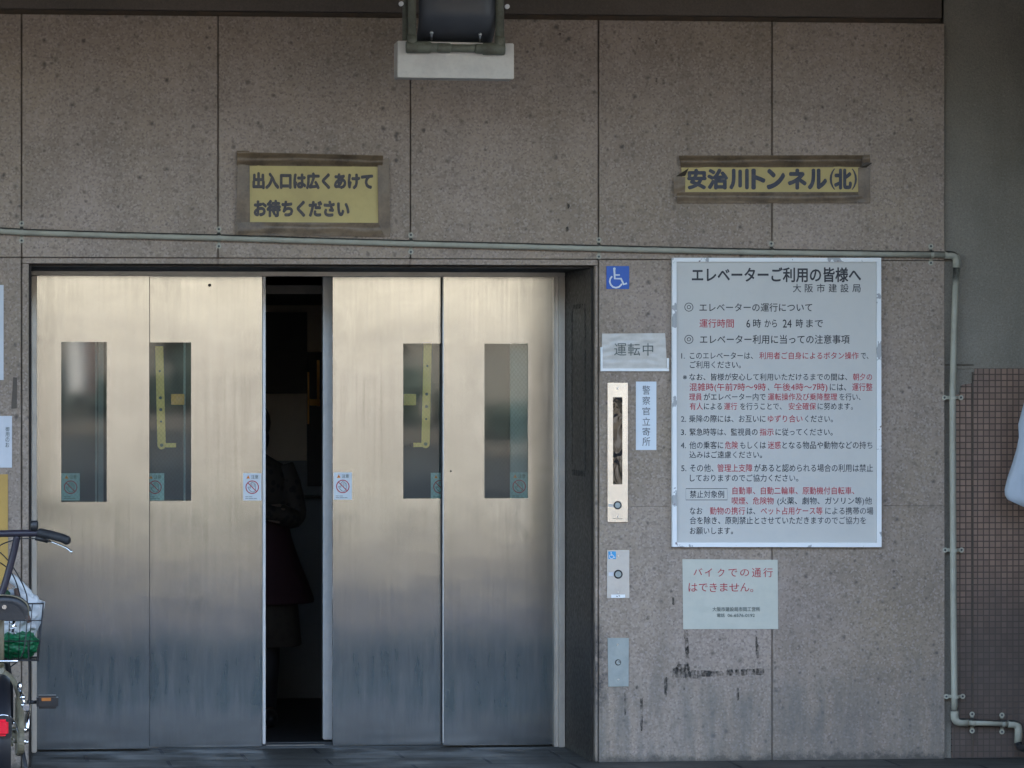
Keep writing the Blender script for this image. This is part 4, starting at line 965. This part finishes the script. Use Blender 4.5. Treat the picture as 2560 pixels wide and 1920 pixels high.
# ------------------------------------------------------------------ hanging box under the canopy
YH = -0.95
hb = thing('hanging_box', 'white box and dark hood hung on two pipes under the canopy', 'hanging box', W(1139, 198, YH))
q = [(994, 193), (1285, 197.5), (1285, 108.5), (994, 102)]
pts = [W(x, y, YH) for x, y in q]
b = MB().slabq([(p.x, p.z) for p in pts], YH, YH + .15)
bmesh.ops.bevel(b.bm, geom=[e for e in b.bm.edges], offset=.003, segments=2, affect='EDGES')
b.build('box', m_worn('smudged white panel', (0.60, 0.565, 0.51), (0.43, 0.40, 0.375), 0.8, 0.4, 7), hb)
def hp(x, y, o=0.0): return W(x, y, YH - .03 + o)
b = MB(); b.tube([hp(1029, -232), hp(1030, 92)], .0175, 16); b.tube([hp(1248, -232), hp(1249.5, 98)], .0185, 16); b.tube([hp(1013, -232, .06), hp(1013, 101, .06)], .012, 14)
b.split('hanger_pipe', M['pipe_dirt'], hb)
b = MB()
b.tube([hp(1015, 117.5), hp(1018, 117.5), hp(1074, 118), hp(1080, 119), hp(1094, 119.3)], [.022, .0255, .0255, .0185, .0185], 18); b.tube([hp(1092, 119.3), hp(1098, 119.4), hp(1125, 120), hp(1127, 120)], [.0185, .0205, .0205, .0165], 18)
b.tube([hp(1127, 120), hp(1190, 121)], .0165, 16); b.tube([hp(1188, 121), hp(1192, 121.5), hp(1206, 122), hp(1208, 122), hp(1258, 122.5), hp(1262, 122.5)], [.0185, .0205, .0205, .026, .026, .023], 18)
b.tube([hp(1030, 88), hp(1030, 118)], .021, 16); b.tube([hp(1249.5, 92), hp(1249.5, 122)], .022, 16)
b.build('cross_pipe', M['pipe_dirt'], hb)
b = MB(); n = 14; yb0 = YH - .02
prof = []
for i in range(n + 1):
    a = math.pi * i / n * .5
    prof.append((math.sin(a), 1 - math.cos(a)))
rows_ = []
for (u, v) in prof:           # rounded hood: belly curves down and back
    y = yb0 - .06 + .24 * v; z = W(1140, 30 + 75 * u, YH).z
    rows_.append([b.bm.verts.new((W(px, 0, YH).x, y, z)) for px in (1046, 1066, 1100, 1150, 1200, 1222, 1238)])
ztop = W(1140, -200, YH).z
rows_.insert(0, [b.bm.verts.new((v.co.x, yb0 - .06, ztop)) for v in rows_[0]])
for r_ in rows_:
    for k_, v in enumerate(r_): v.co.y += (.05, .016, 0, 0, 0, .016, .05)[k_]
for A, B in zip(rows_, rows_[1:]):
    for k_ in range(6): f = b.bm.faces.new((A[k_], A[k_ + 1], B[k_ + 1], B[k_])); f.smooth = True
ex = bmesh.ops.extrude_face_region(b.bm, geom=list(b.bm.faces))
bmesh.ops.translate(b.bm, verts=[g for g in ex['geom'] if isinstance(g, bmesh.types.BMVert)], vec=(0, .02, 0))
b.build('hood', m_worn('dark blue grey hood', (0.075, 0.082, 0.095), (0.05, 0.05, 0.058), .6, .4, 4), hb)
for px, py in ((1079, 82), (1200, 86)): b = MB(); b.tube([hp(px, py, -.02), hp(px, py + 18, -.0)], .004, 8); b.ball(hp(px, py, -.02), .008); b.build('stud', M['screw'], hb)
b = MB()
for px, py in ((1002, 10), (1267, 17)): p = hp(px, py); b.disc((p.x, p.y, p.z), (0, -1, 0), .010, .02, 16)
b.split('bolt_end', M['white'], hb)

# ------------------------------------------------------------------ papers on the left
o = plate('wall_paper_notice', M['paper_white'], -170, 9, 712, 950, -.004, -.0005); tag(o, 'white paper cut off by the left picture edge, higher of two', 'notice')
o = plate('wall_paper_notice', M['paper_white'], -100, 30, 1040, 1169, -.004, -.0005); tag(o, 'white paper with vertical writing at the left picture edge, above the ochre board', 'notice')
k = Ink(-.0052)
for i, ch in enumerate('御用のお'): k.line(ch, 13.5, 23.5, 1067 + i * 13.2, 1078.5 + i * 13.2, .004, True)
k.build('lettering', M['ink_print'], o)
o = plate('ochre_board', M['ochre'], -120, 20, 1186, 1485, -.006, -.0005, None, .001); tag(o, 'ochre yellow board on the stone behind the bicycle handlebar', 'board')
o = quadplate('dark_tape', M['tape_dark'], [(28, 1022), (42, 1021), (43, 944), (33, 943)], -.003, -.0005); tag(o, 'short black strip of tape stuck upright left of the door opening', 'tape')

# ------------------------------------------------------------------ tactile paving
def tactile(px0, px1, y0):
    x0, x1 = WX(px0, y0), WX(px1, y0); b = MB(); b.box(x0, x1, y0 - .3, y0, -.02, .005, .001)
    nx = max(2, int((x1 - x0) / .06))
    for i in range(nx):
        for j in range(5): b.dome((x0 + (i + .5) * (x1 - x0) / nx, y0 - .03 - j * .06, .0049), .021, .006)
    o = b.build('tactile_paving', M['tactile'], None); tag(o, kind='structure')
tactile(1560, 1742, -0.62)

# ------------------------------------------------------------------ bicycle seen from behind
def bicycle():
    BY = -1.75; bx = WX(3, -1.6)
    t = thing('bicycle', 'black and cream small wheeled bicycle with basket, seen from behind at the left edge', 'bicycle', (bx, BY + .5, 0))
    r = .25
    def P(x, y, z): return Vector((bx + x, BY + y, z + .022 * max(0.0, min(1.0, (z - .51) / .15))))
    def wheel(yc):
        w = thing('wheel', None, None, (0, 0, 0)); 
        bpy.data.objects.remove(w)
        c = P(0, yc, r)
        circ = lambda rad, x=0, n=48: [c + Vector((x, rad * math.cos(2 * math.pi * i / n), rad * math.sin(2 * math.pi * i / n))) for i in range(n)]
        b = MB(); b.tube(circ(r - .022), .0225, 12, True, False, True); ty = b.build('wheel', M['rubber'], t)
        b = MB(); b.tube(circ(r - .05), .010, 8, True, False, True); b.build('rim', M['chrome'], ty)
        b = MB(); b.tube([c - Vector((.045, 0, 0)), c + Vector((.045, 0, 0))], .018, 14); b.tube([c - Vector((.085, 0, 0)), c + Vector((.085, 0, 0))], .0055, 10); b.build('hub', M['chrome'], ty)
        b = MB()
        for i in range(20):
            a = 2 * math.pi * i / 20; a2 = a + (.5 if i % 2 else -.5); s = .03 if i % 4 < 2 else -.03
            b.tube([c + Vector((s, .017 * math.cos(a2), .017 * math.sin(a2))), c + Vector((0, (r - .05) * math.cos(a), (r - .05) * math.sin(a)))], .0011, 5)
        b.split('spoke', M['chrome'], ty)
        return ty
    wheel(0.0); wheel(1.02)
    def fender(yc, a0, a1, m):
        b = MB(); n = 22; prev = None
        for i in range(n + 1):
            a = a0 + (a1 - a0) * i / n; ring = []
            for j in range(7):
                u = (j - 3) / 3; x = .031 * u; rad = r + .016 - .014 * u * u
                ring.append(b.bm.verts.new(P(x, yc + rad * math.cos(a), r + rad * math.sin(a))))
            if prev:
                for j in range(6): f = b.bm.faces.new((prev[j], prev[j + 1], ring[j + 1], ring[j])); f.smooth = True
            prev = ring
        return b.build('fender', m, t)
    fender(0, R(35), R(200), M['black_gloss']); fender(1.02, R(20), R(150), M['black_gloss'])
    # frame
    b = MB()
    b.tube([P(0, .36, .27), P(0, .30, .42), P(0, .25, .53)], .0165, 14)                 # seat tube
    b.tube(spline([P(0, .36, .27), P(0, .55, .36), P(0, .78, .58)]), .020, 14)             # low main tube
    b.tube([P(0, .73, .68), P(0, .785, .53)], .019, 14)                                   # head tube
    for s in (-1, 1):
        b.tube([P(s * .02, .36, .27), P(s * .062, .10, .26), P(s * .066, 0, r)], .0095, 10)
        b.tube(spline([P(s * .012, .262, .51), P(s * .052, .20, .475), P(s * .075, .10, .40), P(s * .078, .02, .30), P(s * .068, 0, r)]), .0115, 10)
    b.build('frame', M['cream'], t)
    b = MB()
    for s in (-1, 1): b.tube(spline([P(s * .035, .80, .52), P(s * .05, .85, .42), P(s * .055, 1.02, r)]), .011, 10)
    b.tube([P(-.036, .80, .52), P(.036, .80, .52)], .013, 10); b.build('fork', M['black_gloss'], t)
    MB().tube([P(0, .255, .52), P(0, .205, .735)], .0135, 12).build('seat_post', M['cream'], t)
    # saddle
    b = MB(); rows_ = []
    for i in range(15):
        v = i / 14; y = .06 + .25 * v; w = .108 * (1 - v) ** .75 + .022; 
        if i < 2: w *= (.80, .95)[i]
        row = []
        for j in range(17):
            a = math.pi * j / 16; x = w * math.cos(a); zz = .768 + .028 * math.sin(a) ** .6 - .040 * abs(math.cos(a)) ** 4 + .012 * (1 - v) 
            row.append(b.bm.verts.new(P(x, y, zz)))
        rows_.append(row)
    for A, B in zip(rows_, rows_[1:]):
        for j in range(16): f = b.bm.faces.new((A[j], A[j + 1], B[j + 1], B[j])); f.smooth = True
    back = [b.bm.verts.new(v.co + Vector((-.12 * (v.co.x - bx), .012, -.036))) for v in rows_[0]]
    for j in range(16): f = b.bm.faces.new((rows_[0][j], rows_[0][j + 1], back[j + 1], back[j])); f.smooth = True
    b.bm.faces.new(back)
    sd_ = b.build('saddle', M['black'], t)
    b = MB(); b.tube(spline([v for v in [P(.108, .075, .723), P(.10, .055, .768), P(.06, .054, .797), P(0, .052, .805), P(-.06, .054, .797), P(-.10, .055, .768), P(-.108, .075, .723)]]), .0028, 6); b.build('piping', M['cream'], sd_)
    b = MB(); b.disc(P(.010, .052, .758), (0, -1, 0), .009, .006, 14); b.build('rivet', M['chrome'], sd_)
    b = MB()
    for s in (-1, 1):
        b.tube([P(s * .05, .11, .70), P(s * .045, .11, .655)], .006, 8)
        b.tube([P(s * .045 + .014 * math.cos(a), .11 + .014 * math.sin(a), .65 + .004 * i) for i, a in enumerate([k * .9 for k in range(12)])], .0028, 5)
    b.build('saddle_spring', M['chrome'], sd_)
    # stem, handlebar
    b = MB(); b.tube([P(0, .735, .67), P(0, .70, .78)], .0135, 12); b.build('stem', M['black_gloss'], t)
    b = MB()
    b.tube(spline([P(-.275, .575, 1.00), P(-.21, .62, 1.028), P(-.12, .66, 1.03), P(-.02, .68, 1.028), P(.02, .68, 1.028), P(.12, .66, 1.03), P(.21, .62, 1.028), P(.275, .575, 1.00)]), .0145, 12)
    for s in (-1, 1): b.tube(spline([P(s * .075, .68, 1.022), P(s * .055, .69, .93), P(s * .018, .70, .80), P(0, .70, .77)]), .0145, 12)
    hbar = b.build('handlebar', m_worn('dark purple grey paint', (0.03, 0.025, 0.035), (0.05, 0.045, 0.055), .4, .4, 20), t)
    for s in (-1, 1):
        b = MB(); b.tube([P(s * .160, .645, 1.034), P(s * .166, .642, 1.033), P(s * .255, .59, 1.012), P(s * .275, .577, 1.002), P(s * .283, .572, .999)], [.015, .0185, .0185, .019, .013], 14); b.build('grip', M['rubber'], hbar)
        b = MB(); b.tube(spline([P(s * .165, .66, 1.005), P(s * .21, .66, .995), P(s * .27, .62, .972), P(s * .292, .605, .955)]), .0045, 8); b.ball(P(s * .292, .605, .955), .0075); b.build('brake_lever', M['chrome'], hbar)
        b = MB(); b.tube([P(s * .148, .655, 1.012), P(s * .20, .65, 1.0)], .0115, 10); b.build('brake_mount', M['black'], hbar)
    b = MB(); b.tube([P(.142, .645, 1.04), P(.142, .645, 1.056), P(.142, .645, 1.078), P(.142, .645, 1.082)], [.014, .0175, .0175, .012], 16); b.build('bell', M['black'], hbar)
    # cables
    b = MB()
    b.tube(spline([P(.155, .655, 1.008), P(.08, .68, 1.005), P(.0, .72, .975), (P(-.08, .75, .90))]), .0026, 6)
    b.tube(spline([P(-.15, .655, 1.01), P(-.02, .74, .965), P(.05, .76, .90), P(.105, .79, .80), P(.118, .80, .72), P(.10, .78, .55), P(.03, .82, .48)]), .0026, 6)
    b.tube(spline([P(-.16, .655, 1.0), P(.0, .76, .91), P(.055, .77, .86), P(.085, .80, .78), P(.096, .80, .70)]), .0026, 6)
    b.tube(spline([P(.118, .70, .60), P(.121, .6, .48), P(.11, .3, .36), P(.085, .05, .30)]), .0028, 6)
    b.split('cable', M['black'], t)
    # front basket
    b = MB(); zt, zb_ = .735, .52
    def rect(w, y0, y1, z): return [P(-w, y0, z), P(w, y0, z), P(w, y1, z), P(-w, y1, z)]
    lv = [(zt, .185, .80, 1.10), (.665, .18, .81, 1.09), (.59, .175, .82, 1.08), (zb_, .165, .83, 1.06)]
    for z, w, y0, y1 in lv: b.tube(rect(w, y0, y1, z), .0035 if z in (zt, zb_) else .0022, 6, True, False, True)
    for s in range(9):
        u = -1 + 2 * s / 8
        b.tube([P(.185 * u, .80, zt), P(.165 * u, .83, zb_), P(.165 * u, 1.06, zb_), P(.185 * u, 1.10, zt)], .0020, 6)
    for s in range(5):
        v = s / 4
        b.tube([P(-.185, .80 + .30 * v, zt), P(-.165, .83 + .23 * v, zb_), P(.165, .83 + .23 * v, zb_), P(.185, .80 + .30 * v, zt)], .0020, 6)
    b.tube([P(0, .80, .60), P(0, .745, .60)], .012, 8)
    b.build('basket', M['black'], t)
    # chain case, crank, pedals
    b = MB(); n = 20
    out = [(.36 + .12 * math.cos(a), .285 + .12 * math.sin(a)) for a in [R(-100) + R(200) * i / n for i in range(n + 1)]] + [(.0 + .05 * math.cos(a), r + .05 * math.sin(a)) for a in [R(100) + R(160) * i / 10 for i in range(11)]]
    f = [b.bm.verts.new(P(.060, y, z)) for y, z in out]; g = [b.bm.verts.new(P(.088, y, z)) for y, z in out]
    b.bm.faces.new(f); b.bm.faces.new(g[::-1])
    for i in range(len(out)): b.bm.faces.new((f[i], g[i], g[(i + 1) % len(out)], f[(i + 1) % len(out)]))
    bmesh.ops.recalc_face_normals(b.bm, faces=list(b.bm.faces)); bmesh.ops.bevel(b.bm, geom=list(b.bm.edges), offset=.005, segments=2, affect='EDGES')
    b.build('chain_case', M['cream'], t)
    b = MB(); b.tube([P(-.10, .36, .27), P(.105, .36, .27)], .012, 10); b.tube([P(.104, .36, .27), P(.118, .50, .372)], [.012, .009], 10); b.tube([P(-.104, .36, .27), P(-.112, .22, .215)], [.012, .009], 10)
    ck = b.build('crank', M['chrome'], t)
    for s, y, z in ((1, .50, .372), (-1, .22, .215)):
        b = MB(); b.tube([P(s * .108, y, z), P(s * .150, y, z)], .0075, 10); b.box(bx + s * .148, bx + s * .236, BY + y - .03, BY + y + .03, z - .026, z + .028, .009)
        pd = b.build('pedal', M['black'], ck)
        b = MB(); b.box(bx + s * .168, bx + s * .206, BY + y - .032, BY + y - .0305, z + .006, z + .019, .0005); b.build('pedal_reflector', mat('dull amber reflector', (0.42, 0.13, 0.012), 0.4), pd)
    # rear lamp, stays, stand, lock
    b = MB(); p = P(.0, -.285, .30); b.box(p.x - .022, p.x + .020, p.y - .012, p.y + .012, p.z - .005, p.z + .06, .010, 3); b.build('rear_reflector', M['red'], t)
    b = MB(); b.box(p.x - .034, p.x + .034, p.y + .0125, p.y + .030, p.z - .015, p.z + .072, .006); b.build('reflector_bracket', M['black'], t)
    b = MB(); b.tube(spline([P(-.075, 0, r), P(-.045, -.20, .345), P(0, -.255, .375), P(.045, -.20, .345), P(.075, 0, r)]), .0032, 8); b.tube([P(-.065, .12, .555), P(.065, .12, .555)], .006, 8); b.build('fender_stay', M['chrome'], t)
    b = MB(); b.ball(P(.070, .02, .465), .013, (.8, 1, 1.6)); b.ball(P(.080, .0, .425), .012); b.ball(P(.086, 0, .395), .012); b.box(bx + .082, bx + .108, BY - .03, BY - .01, .375, .40, .003); b.tube([P(.07, .02, .465), P(.095, 0, .37)], .006, 8); b.build('brake_caliper', M['chrome'], t)
    b = MB()
    for s in (-1, 1): b.tube([P(s * .075, .0, r), P(s * .10, -.02, .12), P(s * .12, -.06, .012)], .008, 8)
    b.tube([P(-.12, -.06, .008), P(.12, -.06, .008)], .008, 8); b.build('stand', M['black'], t)
    for s in (-1, 1): b = MB(); b.tube([P(s * .07, 0, r), P(s * .093, 0, r)], .011, 8); b.tube([P(s * .093, 0, r), P(s * .105, 0, r - .003)], [.010, .004], 8); b.build('axle_nut', M['chrome'], t)
    # bags in the basket
    def sack(name, label, c, rad, scl, m, seed, amp):
        b = MB(); q = bmesh.ops.create_icosphere(b.bm, subdivisions=5, radius=1.0)
        for v in b.bm.verts:
            p = v.co.copy(); f = 1 + amp * mnoise.fractal(p * 1.6 + Vector((seed, seed, 0)), .9, 2.0, 4) 
            ridge = abs(mnoise.noise(p * 3.1 + Vector((0, seed, seed)))); f += amp * .9 * (.3 - ridge)
            v.co = Vector((p.x * scl[0] * f, p.y * scl[1] * f, p.z * scl[2] * f)) * rad + c
        for f in b.bm.faces: f.smooth = True
        o = b.build(name, m, None); tag(o, label, 'bag'); return o
    mw = mat('thin white plastic', (0.50, 0.52, 0.53), .35); mw.node_tree.nodes['Principled BSDF'].inputs['Transmission Weight'].default_value = .0
    o = sack('plastic_bag', 'crumpled white plastic bag standing up out of the bicycle basket', P(.055, .96, .685), .108, (1.05, .75, 1.0), mw, 2.3, .30)
    b = MB()  # knotted handle and loose corner of the bag
    b.tube(spline([P(.075, .90, .79), P(.085, .87, .74), P(.11, .86, .70), P(.128, .86, .655)]), [.012] * 8 + [.014] * 8 + [.012] * 9, 8); h_ = b.build('brown_strap', m_worn('brown strap', (.10, .06, .045), (.06, .04, .03), .5, .6, 20), o)
    b = MB(); q = [P(.12, .93, .70), P(.17, .92, .745), P(.195, .93, .735), P(.178, .94, .65), P(.15, .96, .60)]
    b.bm.faces.new([b.bm.verts.new(v) for v in q]); ex = bmesh.ops.extrude_face_region(b.bm, geom=list(b.bm.faces)); bmesh.ops.translate(b.bm, verts=[g for g in ex['geom'] if isinstance(g, bmesh.types.BMVert)], vec=(0, .03, 0)); b.build('bag_corner', mw, o)
    b = MB(); b.tube(spline([P(.02, .93, .80), P(.045, .92, .835), P(.075, .92, .82), P(.13, .93, .765), P(.15, .94, .735)]), [.012] * 8 + [.02] * 8 + [.018] * 8 + [.014] * 9, 10); b.build('bag_handle', mw, o)
    sack('green_bag', 'dark green bag lying in the bottom of the bicycle basket', P(.075, .93, .575), .085, (1.05, 1.1, .62), m_worn('green plastic', (.005, .12, .045), (.004, .07, .03), .5, .3, 12), 7.7, .28)
    sack('green_pouch', 'dark green rounded pouch beside the white bag in the basket', P(.02, .87, .775), .03, (1.0, .9, .62), m_worn('dark green plastic', (.004, .05, .018), (.003, .03, .012), .5, .4, 12), 4.1, .05)
    sack('orange_package', 'orange brown package edge above the bicycle saddle', P(-.035, .86, .775), .045, (1.3, .8, .5), m_worn('orange brown wrap', (.42, .15, .09), (.3, .1, .06), .5, .5, 12), 5.1, .1)
bicycle()

# ------------------------------------------------------------------ white bag at the right edge
def hanging_bag():
    Y = -.22; b = MB(); N = 30
    prof = [(1000, 2563, 2580), (1040, 2553, 2590), (1062, 2547, 2600), (1095, 2547, 2610), (1125, 2543, 2620), (1160, 2533, 2630), (1195, 2522, 2634), (1225, 2516, 2636), (1240, 2516, 2636), (1250, 2521, 2632), (1262, 2548, 2618), (1270, 2570, 2600)]
    rings = []
    for i, (y, l, r_) in enumerate(prof):
        a0, a1 = W(l, y, Y), W(r_, y, Y); c = (a0 + a1) / 2; w = (a1.x - a0.x) / 2; row = []
        for k_ in range(N):
            a = 2 * math.pi * k_ / N; d = 1 + .06 * math.sin(7 * a + y * .03) * mnoise.noise((a, y * .01, 3)) + .03 * math.sin(11 * a - y * .015) + .13 * mnoise.noise((math.cos(a) * 2, math.sin(a) * 2, y * .02)) 
            row.append(b.bm.verts.new((c.x + w * d * math.cos(a), Y + .055 * d * math.sin(a) * min(1, w / .05), c.z + .004 * math.sin(5 * a))))
        rings.append(row)
    for A, B in zip(rings, rings[1:]):
        for k_ in range(N): f = b.bm.faces.new((A[k_], A[(k_ + 1) % N], B[(k_ + 1) % N], B[k_])); f.smooth = True
    b.bm.faces.new(rings[0]); b.bm.faces.new(rings[-1][::-1])
    t = b.build('hanging_bag', m_worn('bluish white cloth', (.40, .44, .49), (.32, .36, .41), .5, .7, 8), None)
    tag(t, 'bluish white cloth bag hanging in front of the brown tiles at the right edge', 'bag')
    c = W(2571, 1000, Y)
    b = MB(); b.tube(spline([c, c + Vector((.02, 0, .10)), Vector((WX(2640) - .02, Y, c.z + .16)), Vector((WX(2640) - .0005, Y, c.z + .15))]), .006, 8); b.build('bag_loop', M['white'], t)
hanging_bag()

# ------------------------------------------------------------------ across the street (what the steel and the glass reflect)
def far_building():
    Yb = -27.0
    t = thing('street_building', 'cream shop building across the street, reflected warm in the steel doors', 'building', (3, Yb - 4, 0))
    b = MB(); b.box(-14, 22, Yb - 8, Yb, -.13, 5.2); b.build('wall', m_worn('sunlit cream render', (.225, .212, .178), (.182, .172, .146), .5, .8, .7), t)
    lowm = m_worn('pinkish lower wall', (.138, .129, .113), (.115, .108, .096), .6, .8, 1.2)
    b = MB(); b.box(-14, 22, Yb + .002, Yb + .05, -.12, 2.35); b.build('lower_wall', lowm, t)
    x = -12.0; i = 0
    for (x0, x1, z0, z1, m) in ((-4.2, -2.6, .0, 2.1, 'd'), (2.35, 3.0, .5, 1.9, 'w'), (4.3, 5.4, .7, 1.9, 'w'), (7.4, 9.2, 0, 2.15, 'd'), (-8, -6, 0, 2.1, 'd'), (12, 14, .6, 2.0, 'w')):
        b = MB(); b.box(x0, x1, Yb + .051, Yb + .09, z0, z1, .005, 1)
        o = b.build('shutter' if m == 'd' else 'window', m_worn('grey shutter', (.30, .31, .32), (.24, .25, .26), .5, .6, 3) if m == 'd' else M['slot'], t)
    for k_ in range(8):
        b = MB(); b.box(-12 + k_ * 4.2, -10.4 + k_ * 4.2, Yb + .002, Yb + .06, 3.6, 4.9, .01, 1); b.build('window', M['slot'], t)
    b = MB(); b.box(-14.2, 22.2, Yb - 8.2, Yb + .3, 5.21, 5.4); b.build('roof', M['concrete'], t)
far_building()
ms_ = m_worn('dark shrub', (.026, .038, .03), (.04, .05, .038), .6, .8, 6)
for k_, (x_, h_, w_) in enumerate(((1.15, .42, .34), (1.62, .60, .30), (2.2, .38, .26), (2.75, .72, .36), (3.5, .30, .3), (4.25, .52, .34), (5.1, .66, .40), (5.9, .36, .3), (.5, .6, .4))):
    b = MB(); bmesh.ops.create_icosphere(b.bm, subdivisions=4, radius=1.0)
    for v in b.bm.verts:
        f_ = 1 + .45 * mnoise.fractal(v.co * 2.2 + Vector((k_ * 3.1, 0, 0)), .8, 2.0, 4); v.co = Vector((x_ + v.co.x * w_ * f_, -26.3 + v.co.y * .3 * f_, h_ * .5 + v.co.z * h_ * .52 * f_))
    o = b.build('shrub', ms_, None); tag(o, 'dark shrub in front of the building across the street', 'shrub', 'shrubs across the street')
def banner(x, y, colr, wd, label):
    t = thing('banner_flag', label, 'banner', (x, y, 0), 'shop banners across the street')
    MB().tube([(x, y, -.01), (x, y, 2.1)], .012, 8).build('pole', M['white'], t)
    b = MB(); n = 10; A = []
    for i in range(n + 1):
        z = .28 + 1.75 * i / n; A.append([b.bm.verts.new((x + .012 + wd * j / 6, y + .05 * math.sin(j * 1.1 + i * .5), z)) for j in range(7)])
    for p, q in zip(A, A[1:]):
        for j in range(6): f = b.bm.faces.new((p[j], p[j + 1], q[j + 1], q[j])); f.smooth = True
    b.build('cloth', mat('banner cloth', colr, .8), t)
banner(1.78, -25.6, (.40, .40, .41), .17, 'white shop banner across the street')
banner(1.99, -25.6, (.20, .06, .06), .05, 'red shop banner across the street')
